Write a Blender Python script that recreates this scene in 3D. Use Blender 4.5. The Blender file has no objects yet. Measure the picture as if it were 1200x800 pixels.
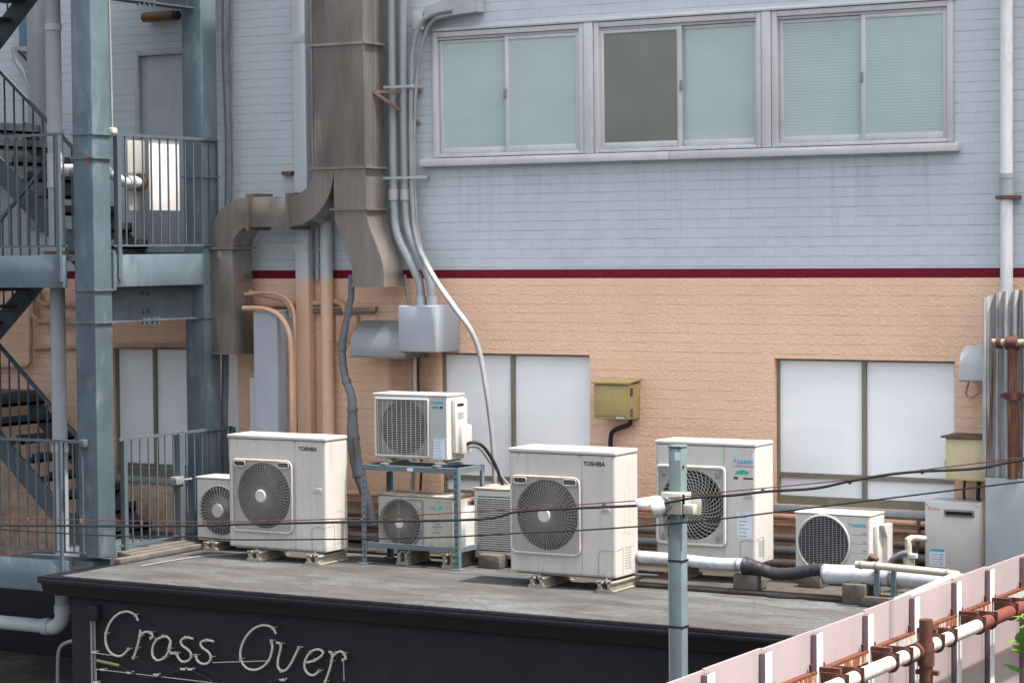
import bpy, bmesh, math, random
from mathutils import Vector, Matrix
random.seed(7)
sc = bpy.context.scene
COL = sc.collection
R = math.radians

# ------------------------------------------------------------------ camera solved from the photograph's vanishing points
F, YAW, PIT, ROL = 2773.6, 0.528957, 0.0397594, -0.0089319
CAM = Vector((11.194, -19.151, 2.8828))
sy, cy, sp, cp = math.sin(YAW), math.cos(YAW), math.sin(PIT), math.cos(PIT)
FW = Vector((-sy*cp, cy*cp, -sp)); RT = Vector((cy, sy, 0)); UPV = RT.cross(FW)
R2 = RT*math.cos(ROL) + UPV*math.sin(ROL)
U2 = -RT*math.sin(ROL) + UPV*math.cos(ROL)
def ray(x, y): return FW*F + R2*(x-600) - U2*(y-400)
def on_y(x, y, Y=0.0):                     # measured point -> (X, Z) on the vertical plane at depth Y
    d = ray(x, y); t = (Y-CAM.y)/d.y; return CAM.x+t*d.x, CAM.z+t*d.z
def on_z(x, y, Z=0.0):
    d = ray(x, y); t = (Z-CAM.z)/d.z; return CAM.x+t*d.x, CAM.y+t*d.y
def on_x(x, y, X):
    d = ray(x, y); t = (X-CAM.x)/d.x; return CAM.y+t*d.y, CAM.z+t*d.z
def py3(x, y, Y): X, Z = on_y(x, y, Y); return (X, Y, Z)

# ------------------------------------------------------------------ mesh helpers
class MB:
    def __init__(s): s.v, s.f, s.m = [], [], []
    def add(s, vs, fs, mi=0):
        o = len(s.v); s.v += [tuple(v) for v in vs]; s.f += [tuple(i+o for i in f) for f in fs]; s.m += [mi]*len(fs); return s
    def box(s, x0, x1, y0, y1, z0, z1, bev=0, mi=0):
        if x0 > x1: x0, x1 = x1, x0
        if y0 > y1: y0, y1 = y1, y0
        if z0 > z1: z0, z1 = z1, z0
        if bev:
            bm = bmesh.new(); bmesh.ops.create_cube(bm, size=1)
            for v in bm.verts: v.co = Vector(((x0+x1)/2+v.co.x*(x1-x0), (y0+y1)/2+v.co.y*(y1-y0), (z0+z1)/2+v.co.z*(z1-z0)))
            bmesh.ops.bevel(bm, geom=bm.edges[:], offset=bev, segments=2, affect='EDGES', profile=.5)
            bm.verts.index_update()
            s.add([v.co[:] for v in bm.verts], [[v.index for v in f.verts] for f in bm.faces], mi); bm.free(); return s
        vs = [(x, y, z) for x in (x0, x1) for y in (y0, y1) for z in (z0, z1)]
        return s.add(vs, [(0,1,3,2), (4,6,7,5), (0,4,5,1), (2,3,7,6), (0,2,6,4), (1,5,7,3)], mi)
    def tube(s, pts, r, n=10, mi=0, closed=False, cap=True, phase=0.0, sq=None):
        pts = [Vector(p) for p in pts]; N = len(pts)
        rs = r if isinstance(r, (list, tuple)) else [r]*N
        tang = []
        for i in range(N):
            a = pts[i-1] if (i > 0 or closed) else pts[i]
            b = pts[(i+1) % N] if (i < N-1 or closed) else pts[i]
            t = (b-a); t = t.normalized() if t.length > 1e-9 else Vector((0, 0, 1)); tang.append(t)
        up = Vector((0, 0, 1)) if abs(tang[0].z) < .9 else Vector((0, 1, 0))
        u = tang[0].cross(up).normalized(); vs, fs = [], []
        for i in range(N):
            t = tang[i]; u = (u - t*u.dot(t)); u = u.normalized() if u.length > 1e-9 else t.orthogonal().normalized(); w = t.cross(u)
            for k in range(n):
                a = 2*math.pi*k/n+phase; vs.append(pts[i]+(u*math.cos(a)+w*math.sin(a))*rs[i])
        for i in range(N if closed else N-1):
            j = (i+1) % N
            for k in range(n):
                l = (k+1) % n; fs.append((i*n+k, i*n+l, j*n+l, j*n+k))
        if cap and not closed: fs.append(tuple(range(n-1, -1, -1))); fs.append(tuple((N-1)*n+k for k in range(n)))
        return s.add(vs, fs, mi)
    def cyl(s, a, b, r, n=14, mi=0): return s.tube([a, b], r, n, mi)
    def rod(s, a, b, w, mi=0): return s.tube([a, b], w*.7071, 4, mi, phase=math.pi/4)
    def prism(s, poly, axis, a, b, mi=0):
        n = len(poly)
        def m(p, t): return {'x': (t, p[0], p[1]), 'y': (p[0], t, p[1]), 'z': (p[0], p[1], t)}[axis]
        vs = [m(p, a) for p in poly]+[m(p, b) for p in poly]
        fs = [tuple(range(n)), tuple(range(2*n-1, n-1, -1))]+[(i, (i+1) % n, n+(i+1) % n, n+i) for i in range(n)]
        return s.add(vs, fs, mi)
    def loft(s, loops, mis):
        n = len(loops[0]); o = []; 
        for L in loops: o += L
        for i in range(len(loops)-1):
            s.add([], [], 0)
        base = len(s.v); s.v += [tuple(v) for v in o]
        for i in range(len(loops)-1):
            for k in range(n):
                l = (k+1) % n; s.f.append((base+i*n+k, base+i*n+l, base+(i+1)*n+l, base+(i+1)*n+k)); s.m.append(mis[i])
        s.f.append(tuple(base+k for k in range(n-1, -1, -1))); s.m.append(mis[0])
        s.f.append(tuple(base+(len(loops)-1)*n+k for k in range(n))); s.m.append(mis[-1])
        return s
    def split(s, name, mats, root=None, **k):
        """one object per connected piece"""
        par = list(range(len(s.v)))
        def find(i):
            while par[i] != i: par[i] = par[par[i]]; i = par[i]
            return i
        for f in s.f:
            a = find(f[0])
            for i in f[1:]: par[find(i)] = a
        groups = {}
        for f, m in zip(s.f, s.m): groups.setdefault(find(f[0]), []).append((f, m))
        out = []
        for g in groups.values():
            b = MB(); ix = {}
            for f, m in g:
                for i in f:
                    if i not in ix: ix[i] = len(b.v); b.v.append(s.v[i])
                b.f.append(tuple(ix[i] for i in f)); b.m.append(m)
            out.append(b.build(name, mats, root, **k))
        return out
    def build(s, name, mats, root=None, origin=None, smooth=35, recalc=True):
        me = bpy.data.meshes.new(name)
        o0 = Vector(origin) if origin is not None else (ROOTLOC[root.name] if root is not None and root.name in ROOTLOC else Vector((0, 0, 0)))
        me.from_pydata([tuple(Vector(v)-o0) for v in s.v], [], s.f)
        if not isinstance(mats, (list, tuple)): mats = [mats]
        for m in mats: me.materials.append(m)
        me.polygons.foreach_set('material_index', s.m)
        if recalc:
            bm = bmesh.new(); bm.from_mesh(me); bmesh.ops.recalc_face_normals(bm, faces=bm.faces[:]); bm.to_mesh(me); bm.free()
        if smooth:
            me.polygons.foreach_set('use_smooth', [True]*len(me.polygons)); me.set_sharp_from_angle(angle=R(smooth))
        ob = bpy.data.objects.new(name, me); COL.objects.link(ob)
        if root is not None:
            ob.parent = root; ROOTLOC[ob.name] = o0
        else:
            ob.location = o0; ROOTLOC[ob.name] = o0
        return ob
ROOTLOC = {}
def tag(o, label=None, cat=None, group=None, kind=None):
    if label: o['label'] = label
    if cat: o['category'] = cat
    if group: o['group'] = group
    if kind: o['kind'] = kind
    return o
def thing(name, label, cat, loc=(0, 0, 0), group=None):
    o = bpy.data.objects.new(name, None); COL.objects.link(o); o.location = loc; o.empty_display_size = .1
    ROOTLOC[o.name] = Vector(loc); return tag(o, label, cat, group)
def spline(pts, n=8):
    P = [Vector(p) for p in pts]; P = [P[0]*2-P[1]]+P+[P[-1]*2-P[-2]]; out = []
    for i in range(1, len(P)-2):
        a, b, c, d = P[i-1:i+3]
        for k in range(n):
            t = k/n; out.append(.5*((2*b)+(c-a)*t+(2*a-5*b+4*c-d)*t*t+(3*b-a-3*c+d)*t**3))
    out.append(P[-2]); return out
def text(string, size, x, y, z, m, root, name='lettering', bold=0.0, axis='y', sx=1.0, align='LEFT'):
    cu = bpy.data.curves.new(name, 'FONT'); cu.body = string; cu.size = size; cu.extrude = .0008; cu.offset = bold; cu.align_x = align
    cu.resolution_u = 3
    to = bpy.data.objects.new('tmp_text', cu); COL.objects.link(to)
    bpy.context.view_layer.update()
    me = bpy.data.meshes.new_from_object(to.evaluated_get(bpy.context.evaluated_depsgraph_get()))
    bpy.data.objects.remove(to); bpy.data.curves.remove(cu)
    me.name = name
    o0 = ROOTLOC[root.name]
    if axis == 'y': M = Matrix(((sx, 0, 0, x), (0, 0, -1, y), (0, 1, 0, z), (0, 0, 0, 1)))
    else: M = Matrix(((0, 0, 1, x), (sx, 0, 0, y), (0, 1, 0, z), (0, 0, 0, 1)))
    me.transform(Matrix.Translation(-o0) @ M); me.materials.clear(); me.materials.append(m)
    ob = bpy.data.objects.new(name, me); COL.objects.link(ob); ob.parent = root; ROOTLOC[ob.name] = o0; return ob

# ------------------------------------------------------------------ materials
def nodes(name):
    m = bpy.data.materials.new(name); m.use_nodes = True; nt = m.node_tree; nt.nodes.clear()
    out = nt.nodes.new('ShaderNodeOutputMaterial'); b = nt.nodes.new('ShaderNodeBsdfPrincipled'); nt.links.new(b.outputs[0], out.inputs[0])
    return m, nt, b
def N(nt, t, **k):
    n = nt.nodes.new(t)
    for a, v in k.items(): setattr(n, a, v)
    return n
def mixc(nt, fac, a, b, mode='MIX'):
    n = N(nt, 'ShaderNodeMix', data_type='RGBA', blend_type=mode)
    for i, v in ((0, fac), (6, a), (7, b)):
        if hasattr(v, 'links') or hasattr(v, 'is_linked'): nt.links.new(v, n.inputs[i])
        elif i == 0: n.inputs[0].default_value = v
        else: n.inputs[i].default_value = (*v, 1) if len(v) == 3 else v
    return n.outputs[2]
def math_(nt, op, a, b=None, c=None, clamp=False):
    n = N(nt, 'ShaderNodeMath', operation=op); n.use_clamp = clamp
    for i, v in enumerate((a, b, c)):
        if v is None: continue
        if hasattr(v, 'is_linked'): nt.links.new(v, n.inputs[i])
        else: n.inputs[i].default_value = v
    return n.outputs[0]
def ramp(nt, fac, stops):
    n = N(nt, 'ShaderNodeValToRGB'); e = n.color_ramp.elements
    while len(e) < len(stops): e.new(.5)
    for el, (p, c) in zip(e, stops): el.position = p; el.color = (c, c, c, 1) if not isinstance(c, tuple) else (*c, 1)
    nt.links.new(fac, n.inputs[0]); return n.outputs[0]
def noise(nt, vec, scale, detail=4, rough=.55, dist=0):
    n = N(nt, 'ShaderNodeTexNoise'); n.inputs['Scale'].default_value = scale; n.inputs['Detail'].default_value = detail
    n.inputs['Roughness'].default_value = rough; n.inputs['Distortion'].default_value = dist
    nt.links.new(vec, n.inputs['Vector']); return n.outputs[0]
def mapping(nt, vec, scale=(1, 1, 1), loc=(0, 0, 0)):
    n = N(nt, 'ShaderNodeMapping'); n.inputs['Scale'].default_value = scale; n.inputs['Location'].default_value = loc
    nt.links.new(vec, n.inputs[0]); return n.outputs[0]
def pos(nt): return N(nt, 'ShaderNodeNewGeometry').outputs['Position']
def bump(nt, b, h, strength=.3, dist=.01):
    n = N(nt, 'ShaderNodeBump'); n.inputs['Strength'].default_value = strength; n.inputs['Distance'].default_value = dist
    nt.links.new(h, n.inputs['Height']); nt.links.new(n.outputs[0], b.inputs['Normal'])
K = .80
def tone(c): return tuple(v*K for v in c)
def mat(name, col, rough=.55, metal=0, var=.12, scale=4.0, dirt=None, dirt_amt=.5, dirt_scale=(5, 5, 1.2), bumpy=0, bump_scale=60, spec=.3, lo=.5, hi=.75):
    """base paint, slow tone variation and streaky dirt or rust with a shape of its own"""
    m, nt, b = nodes(name); P = pos(nt); col = tone(col); dirt = tone(dirt) if dirt else None
    n1 = noise(nt, P, scale, 5, .6)
    c = mixc(nt, ramp(nt, n1, [(.3, 0.), (.7, 1.)]), tuple(v*(1-var) for v in col), tuple(min(1, v*(1+var)) for v in col))
    if dirt:
        n2 = noise(nt, mapping(nt, P, dirt_scale), 2.2, 6, .65, .3)
        fac = math_(nt, 'MULTIPLY', ramp(nt, n2, [(lo, 0.), (hi, 1.)]), dirt_amt)
        c = mixc(nt, fac, c, dirt)
    nt.links.new(c, b.inputs['Base Color'])
    rr = math_(nt, 'ADD', math_(nt, 'MULTIPLY', n1, .25), rough-.12, clamp=True); nt.links.new(rr, b.inputs['Roughness'])
    b.inputs['Metallic'].default_value = metal; b.inputs['Specular IOR Level'].default_value = spec
    if bumpy: bump(nt, b, noise(nt, P, bump_scale, 4, .6), bumpy, .01)
    return m

def ramp_map(nt, v, a, b):
    n = N(nt, 'ShaderNodeMapRange'); n.clamp = True; nt.links.new(v, n.inputs[0]); n.inputs[1].default_value = min(a, b); n.inputs[2].default_value = max(a, b)
    n.inputs[3].default_value = 0. if a < b else 1.; n.inputs[4].default_value = 1. if a < b else 0.; return n.outputs[0]
ZS0, ZS1 = 2.592, 2.674          # burgundy stripe
GREY, BURG, PEACH = (.44, .475, .545), (.14, .007, .02), (.69, .425, .275)
def bands(nt, P):
    s = N(nt, 'ShaderNodeSeparateXYZ'); nt.links.new(P, s.inputs[0])
    a = math_(nt, 'GREATER_THAN', s.outputs[2], ZS0); b_ = math_(nt, 'GREATER_THAN', s.outputs[2], ZS1)
    return s, a, b_
def wall_material():
    m, nt, b = nodes('painted_tile_wall'); P = pos(nt); s, lo, hi = bands(nt, P)
    n1 = noise(nt, P, 1.3, 5, .6); n2 = noise(nt, mapping(nt, P, (3, 3, .7)), 2.0, 6, .65, .2); nf = noise(nt, mapping(nt, P, (20, 20, 24)), 1.6, 5, .65)
    grey = mixc(nt, ramp(nt, n1, [(.3, 0.), (.7, 1.)]), (.412, .452, .480), (.460, .502, .530))
    peach = mixc(nt, ramp(nt, n1, [(.3, 0.), (.7, 1.)]), (.70, .455, .315), (.78, .53, .38))
    peach = mixc(nt, math_(nt, 'MULTIPLY', ramp(nt, nf, [(.42, 1.), (.62, 0.)]), .2), peach, (.54, .325, .21))
    c = mixc(nt, lo, peach, BURG); c = mixc(nt, hi, c, grey)
    # tile joints
    co = N(nt, 'ShaderNodeCombineXYZ'); nt.links.new(s.outputs[0], co.inputs[0]); nt.links.new(s.outputs[2], co.inputs[1])
    wob = math_(nt, 'MULTIPLY', math_(nt, 'SUBTRACT', noise(nt, P, 5, 2), .5), .012)
    zz = math_(nt, 'ADD', s.outputs[2], wob)
    fr = math_(nt, 'FRACT', math_(nt, 'DIVIDE', zz, .0855))
    hj = math_(nt, 'LESS_THAN', math_(nt, 'ABSOLUTE', math_(nt, 'SUBTRACT', fr, .5)), math_(nt, 'ADD', math_(nt, 'MULTIPLY', hi, .012), .036))
    br = N(nt, 'ShaderNodeTexBrick'); br.inputs['Scale'].default_value = 1; br.inputs['Brick Width'].default_value = .215; br.inputs['Row Height'].default_value = .0855
    br.inputs['Mortar Size'].default_value = .004; br.offset = .5; nt.links.new(mapping(nt, co.outputs[0], loc=(0, -.0428, 0)), br.inputs[0])
    wear = ramp(nt, noise(nt, mapping(nt, P, (1.6, 1, 9)), 2.0, 5, .65), [(.38, .15), (.6, 1.)])
    hjw = math_(nt, 'MULTIPLY', hj, wear)
    vj = math_(nt, 'MULTIPLY', br.outputs['Fac'], .32)
    joint = math_(nt, 'MAXIMUM', hjw, vj)
    jamt = math_(nt, 'MULTIPLY', joint, math_(nt, 'ADD', math_(nt, 'MULTIPLY', hi, .09), .13))
    c = mixc(nt, jamt, c, (.12, .095, .09))
    # grime running down and soft blotches
    c = mixc(nt, math_(nt, 'MULTIPLY', ramp(nt, n2, [(.56, 0.), (.8, 1.)]), .10), c, (.20, .16, .14))
    zl = ramp(nt, s.outputs[2], [(.0, 1.), (.9, 0.)])
    grime = math_(nt, 'MULTIPLY', zl, ramp(nt, noise(nt, P, 6, 5, .7), [(.3, 0.), (.7, .8)]))
    c = mixc(nt, grime, c, (.20, .11, .07))
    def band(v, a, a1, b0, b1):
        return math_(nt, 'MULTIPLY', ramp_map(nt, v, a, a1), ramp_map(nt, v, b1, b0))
    hood_patch = math_(nt, 'MULTIPLY', band(s.outputs[0], -1.42, -1.34, -.92, -.80), band(s.outputs[2], .9, 1.5, 1.86, 1.88))  # darker brown patch on the wall below the vent hood
    hood_patch = math_(nt, 'MULTIPLY', hood_patch, ramp(nt, noise(nt, P, 7, 5, .65), [(.25, .45), (.7, 1.)]))
    c = mixc(nt, math_(nt, 'MULTIPLY', hood_patch, .62), c, (.17, .085, .045))
    drip = math_(nt, 'MULTIPLY', band(s.outputs[0], -.9, -.8, 4.3, 4.4), band(s.outputs[2], 2.7, 3.55, 3.64, 3.66))
    drip = math_(nt, 'MULTIPLY', drip, ramp(nt, noise(nt, mapping(nt, P, (7, 7, .35)), 2.2, 5, .7), [(.50, 0.), (.72, 1.)]))
    c = mixc(nt, math_(nt, 'MULTIPLY', drip, .30), c, (.19, .18, .18))
    nt.links.new(c, b.inputs['Base Color']); b.inputs['Roughness'].default_value = .7; b.inputs['Specular IOR Level'].default_value = .15
    h = math_(nt, 'SUBTRACT', math_(nt, 'MULTIPLY', nf, math_(nt, 'SUBTRACT', .66, math_(nt, 'MULTIPLY', hi, .54))), math_(nt, 'MULTIPLY', joint, .2))
    bump(nt, b, h, .9, .024); return m
def band_paint(name, rough=.45):
    m, nt, b = nodes(name); P = pos(nt); s, lo, hi = bands(nt, P)
    n1 = noise(nt, P, 3, 5, .6); n2 = noise(nt, mapping(nt, P, (9, 9, .8)), 2, 6, .65)
    c = mixc(nt, lo, (.66, .42, .285), (.44, .465, .495))
    c = mixc(nt, math_(nt, 'MULTIPLY', ramp(nt, n1, [(.3, 0.), (.7, 1.)]), .18), c, (.3, .25, .22))
    c = mixc(nt, math_(nt, 'MULTIPLY', ramp(nt, n2, [(.58, 0.), (.75, 1.)]), .3), c, (.25, .17, .12))
    nt.links.new(c, b.inputs['Base Color']); b.inputs['Roughness'].default_value = rough; return m
def roof_material():
    m, nt, b = nodes('weathered_roof_concrete'); P = pos(nt)
    n1 = noise(nt, mapping(nt, P, (.5, 1.3, 1)), 1.2, 7, .62, .4); n2 = noise(nt, mapping(nt, P, (1, 2.6, 1), (3, 7, 0)), 1.6, 7, .66, .6); n3 = noise(nt, P, 26, 5, .7)
    c = mixc(nt, ramp(nt, n1, [(.36, 0.), (.62, 1.)]), (.055, .054, .053), (.102, .110, .114))
    c = mixc(nt, math_(nt, 'MULTIPLY', ramp(nt, n2, [(.48, 0.), (.62, 1.)]), .75), c, (.046, .041, .036))
    c = mixc(nt, math_(nt, 'MULTIPLY', ramp(nt, noise(nt, mapping(nt, P, (1.5, 5, 1)), 2.3, 6, .7, .8), [(.55, 0.), (.68, 1.)]), .45), c, (.135, .147, .153))
    c = mixc(nt, math_(nt, 'MULTIPLY', ramp(nt, n3, [(.35, 1.), (.6, 0.)]), .45), c, (.03, .028, .025))
    c = mixc(nt, math_(nt, 'MULTIPLY', ramp(nt, noise(nt, mapping(nt, P, (.55, 1.1, 1), (5, 1, 0)), 1.1, 5, .6, .5), [(.47, 0.), (.60, 1.)]), .45), c, (.042, .036, .031))
    c = mixc(nt, math_(nt, 'MULTIPLY', ramp(nt, noise(nt, P, 55, 3, .6), [(.60, 0.), (.72, 1.)]), .35), c, (.16, .155, .145))
    vo = N(nt, 'ShaderNodeTexVoronoi', feature='DISTANCE_TO_EDGE'); vo.inputs['Scale'].default_value = .55
    nt.links.new(mixc(nt, .12, P, N(nt, 'ShaderNodeTexNoise').outputs[1]), vo.inputs['Vector'])
    c = mixc(nt, math_(nt, 'MULTIPLY', math_(nt, 'LESS_THAN', vo.outputs[0], .006), .55), c, (.06, .055, .05))
    nt.links.new(c, b.inputs['Base Color']); b.inputs['Roughness'].default_value = .85; b.inputs['Specular IOR Level'].default_value = .15
    bump(nt, b, math_(nt, 'ADD', n3, n1), .25, .01); return m
def steel_material():
    m, nt, b = nodes('stainless_duct_sheet'); P = pos(nt)
    n1 = noise(nt, mapping(nt, P, (2.5, 2.5, .6)), 1.6, 5, .6, .4); n2 = noise(nt, mapping(nt, P, (40, 40, 2)), 1, 4, .6)
    c = mixc(nt, ramp(nt, n1, [(.3, 0.), (.7, 1.)]), (.175, .154, .139), (.29, .26, .236))
    c = mixc(nt, math_(nt, 'MULTIPLY', ramp(nt, noise(nt, mapping(nt, P, (6, 6, 1)), 2, 6, .7), [(.55, 0.), (.75, 1.)]), .45), c, (.115, .092, .074))
    nt.links.new(c, b.inputs['Base Color']); b.inputs['Metallic'].default_value = .6
    nt.links.new(math_(nt, 'ADD', math_(nt, 'MULTIPLY', n2, .12), .17), b.inputs['Roughness'])
    bump(nt, b, math_(nt, 'ADD', n1, math_(nt, 'MULTIPLY', n2, .02)), .35, .025); return m
def casing(name, col, dirt=(.32, .27, .21), amt=.35):
    m, nt, b = nodes(name); P = pos(nt); col = tone(col); dirt = tone(dirt)
    n1 = noise(nt, P, 2.5, 5, .6); n2 = noise(nt, mapping(nt, P, (6, 6, .6)), 1.9, 8, .78, 1.0); n3 = noise(nt, P, 9, 6, .7)
    c = mixc(nt, ramp(nt, n1, [(.3, 0.), (.7, 1.)]), tuple(v*.93 for v in col), tuple(v*1.03 for v in col))
    c = mixc(nt, math_(nt, 'MULTIPLY', ramp(nt, n2, [(.46, 0.), (.78, 1.)]), amt), c, dirt)
    c = mixc(nt, math_(nt, 'MULTIPLY', ramp(nt, n3, [(.6, 0.), (.8, 1.)]), amt*.8), c, tuple(v*.7 for v in dirt))
    nt.links.new(c, b.inputs['Base Color']); b.inputs['Roughness'].default_value = .42; b.inputs['Specular IOR Level'].default_value = .4; return m
def dusty_top(name, base, dust, amt=.9):
    m, nt, b = nodes(name); P = pos(nt); n1 = noise(nt, mapping(nt, P, (2, 5, 5)), 2.4, 6, .65, .5)
    c = mixc(nt, math_(nt, 'MULTIPLY', ramp(nt, n1, [(.38, 0.), (.58, 1.)]), amt), tone(base), tone(dust))
    nt.links.new(c, b.inputs['Base Color']); b.inputs['Roughness'].default_value = .7; return m
def pane_material(name, col, col2, lines=0., rough=.22):
    m, nt, b = nodes(name); P = pos(nt); s = N(nt, 'ShaderNodeSeparateXYZ'); nt.links.new(P, s.inputs[0])
    c = mixc(nt, ramp(nt, noise(nt, mapping(nt, P, (1.2, 1, 2.2)), 1.1, 4, .55), [(.3, 0.), (.7, 1.)]), col, col2)
    if lines:
        fr = math_(nt, 'FRACT', math_(nt, 'DIVIDE', s.outputs[2], .026))
        ln = math_(nt, 'MULTIPLY', math_(nt, 'LESS_THAN', fr, .35), math_(nt, 'MULTIPLY', ramp(nt, noise(nt, P, .9, 3), [(.3, .3), (.7, 1.)]), lines))
        c = mixc(nt, ln, c, tuple(v*.72 for v in col))
    nt.links.new(c, b.inputs['Base Color']); b.inputs['Roughness'].default_value = rough; b.inputs['Specular IOR Level'].default_value = .6
    b.inputs['Coat Weight'].default_value = .6; b.inputs['Coat Roughness'].default_value = .04
    return m
def simple(name, col, rough=.6, metal=0, spec=.3):
    m, nt, b = nodes(name); P = pos(nt); col = tone(col)
    c = mixc(nt, noise(nt, P, 12, 4, .6), tuple(v*.85 for v in col), tuple(min(1, v*1.12) for v in col))
    nt.links.new(c, b.inputs['Base Color']); b.inputs['Roughness'].default_value = rough; b.inputs['Metallic'].default_value = metal; b.inputs['Specular IOR Level'].default_value = spec; return m

M_wall = wall_material(); M_band = band_paint('downpipe_band_paint'); M_roof = roof_material(); M_steel = steel_material(); M_membrane = mat('shaded_roof_membrane', (.06, .052, .045), .85, var=.35, scale=4, dirt=(.14, .12, .10), dirt_amt=.6, dirt_scale=(3, 6, 3))
M_frame = mat('white_window_frame', (.57, .56, .575), .4, var=.06, dirt=(.35, .31, .28), dirt_amt=.35)
M_bronze = mat('bronze_window_frame', (.23, .215, .155), .45, var=.1, dirt=(.1, .08, .06))
M_pane = pane_material('frosted_green_pane', (.29, .375, .355), (.35, .43, .41), .3)
M_pane2 = pane_material('frosted_ribbed_pane', (.285, .37, .35), (.36, .44, .42), .5)
M_screen = pane_material('olive_screen_pane', (.105, .115, .092), (.14, .148, .12), 0, .4)
M_white_pane = pane_material('white_film_pane', (.74, .75, .765), (.83, .835, .835), 0, .3)
M_paint = mat('blue_grey_steel_paint', (.10, .135, .158), .34, var=.22, scale=1.7, dirt=(.28, .325, .35), dirt_amt=.75, dirt_scale=(2.4, 2.4, 1), lo=.54, hi=.86)
M_railp = mat('railing_slate_paint', (.085, .108, .125), .45, var=.12, dirt=(.10, .09, .08), dirt_amt=.4, dirt_scale=(9, 9, 9))
M_paint_dark = mat('dark_blue_grey_steel', (.075, .095, .112), .5, var=.2, dirt=(.07, .06, .055))
M_tread = mat('dark_tread_steel', (.045, .052, .06), .6, var=.2)
M_cream = casing('cream_casing', (.545, .515, .475), (.19, .165, .135), .36)
M_white = casing('white_casing', (.56, .54, .505), (.24, .21, .17), .18)
M_lgrey = casing('light_grey_casing', (.43, .435, .43), amt=.2)
M_old = casing('aged_cream_casing', (.44, .405, .345), (.17, .13, .09), .55)
M_topdust = dusty_top('reddish_dusty_top', (.66, .62, .56), (.36, .25, .18))
M_topold = dusty_top('dark_dusty_top', (.50, .46, .40), (.20, .16, .12))
M_dark = simple('fan_cavity_dark', (.019, .0185, .018), .8, spec=.1)
M_blade = simple('fan_blade_grey', (.032, .031, .031), .6, spec=.2)
M_wire = simple('guard_wire_tan', (.34, .325, .30), .5)
M_wirew = simple('guard_wire_white', (.44, .43, .40), .45)
M_wireg = simple('guard_wire_grey', (.22, .225, .23), .5)
M_midgrey = simple('panel_mid_grey', (.46, .455, .44), .5)
M_hub = simple('white_hub_plastic', (.52, .515, .505), .4)
M_black = simple('black_rubber', (.018, .018, .02), .5)
M_ink = simple('dark_ink', (.04, .04, .045), .5)
M_teal = simple('teal_ink', (.02, .36, .50), .45)
M_green = simple('green_ink', (.04, .40, .22), .45)
M_sticker = simple('pale_sticker', (.62, .70, .78), .4)
M_greyink = simple('grey_ink', (.30, .33, .36), .5)
M_redink = simple('faded_red_ink', (.55, .16, .17), .5)
M_rail = mat('mounting_rail_plastic', (.29, .27, .22), .6, var=.2, scale=9, dirt=(.10, .09, .07), dirt_amt=.6, dirt_scale=(9, 9, 9))
M_rack = mat('rack_angle_paint', (.12, .158, .18), .45, var=.12, dirt=(.15, .10, .07), dirt_amt=.4, dirt_scale=(9, 9, 9))
M_conduit = mat('grey_conduit_paint', (.31, .33, .355), .4, var=.08, dirt=(.3, .28, .26), dirt_amt=.3)
M_cable_w = mat('weathered_white_cable', (.30, .305, .312), .5, var=.2, dirt=(.15, .15, .145), dirt_amt=.7)
M_flex = mat('grey_tape_wrap', (.165, .178, .195), .6, var=.2, scale=8, bumpy=.6, bump_scale=30, dirt=(.12, .11, .1))
M_boxgrey = mat('grey_box_paint', (.36, .39, .44), .4, var=.05, dirt=(.35, .34, .33), dirt_amt=.25)
M_peachpipe = mat('peach_pipe_paint', (.58, .355, .235), .5, var=.12, dirt=(.2, .11, .07), dirt_amt=.5)
M_brownpipe = mat('brown_grey_old_pipe', (.17, .14, .12), .6, var=.25, dirt=(.28, .16, .09), dirt_amt=.5)
M_meter = mat('mustard_box_paint', (.41, .325, .135), .5, var=.08, dirt=(.2, .15, .08), dirt_amt=.45)
M_cream_box = mat('pale_yellow_box', (.64, .54, .34), .5, var=.06, dirt=(.3, .24, .15), dirt_amt=.35)
M_rusttop = mat('rusty_sheet', (.13, .085, .065), .7, var=.3, dirt=(.28, .12, .05), dirt_amt=.6)
M_galv = mat('galvanised_sheet', (.43, .445, .45), .45, metal=.1, var=.14, scale=7, dirt=(.17, .065, .028), dirt_amt=.9, dirt_scale=(15, 15, .45), lo=.48, hi=.62)
M_flat = mat('flat_grey_sheet', (.36, .39, .41), .5, var=.09, scale=3, dirt=(.34, .37, .38), dirt_amt=.5, dirt_scale=(5, 5, 3))
M_rust = mat('red_brown_rusty_steel', (.085, .03, .022), .6, var=.3, scale=12, dirt=(.17, .07, .035), dirt_amt=.6, dirt_scale=(12, 12, 12))
M_redpipe = mat('red_oxide_pipe', (.15, .045, .034), .5, var=.15, scale=9, dirt=(.13, .05, .035), dirt_amt=.5)
M_whiterust = mat('white_paint_with_rust', (.47, .45, .41), .5, var=.08, dirt=(.33, .13, .05), dirt_amt=.9, dirt_scale=(12, 12, 8), lo=.54, hi=.66)
M_tanrust = mat('tan_paint_with_rust', (.33, .28, .20), .5, var=.15, dirt=(.12, .05, .025), dirt_amt=.9, dirt_scale=(9, 9, 5), lo=.5, hi=.62)
M_streakrust = mat('streaky_rust_pipe', (.105, .038, .022), .55, var=.3, scale=10, dirt=(.27, .17, .07), dirt_amt=.8, dirt_scale=(14, 14, .8), lo=.52, hi=.66)
M_rustwhite = mat('rust_over_white_angle', (.22, .075, .04), .65, var=.25, dirt=(.62, .58, .52), dirt_amt=.75, dirt_scale=(10, 10, 3), lo=.52, hi=.6)
M_rustedge = mat('orange_rust_edge', (.12, .036, .018), .7, var=.35, scale=20)
M_pink = mat('pale_pink_panel', (.27, .222, .227), .6, var=.06, scale=2, dirt=(.20, .165, .165), dirt_amt=.3, dirt_scale=(3.5, 3.5, .7))
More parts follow.
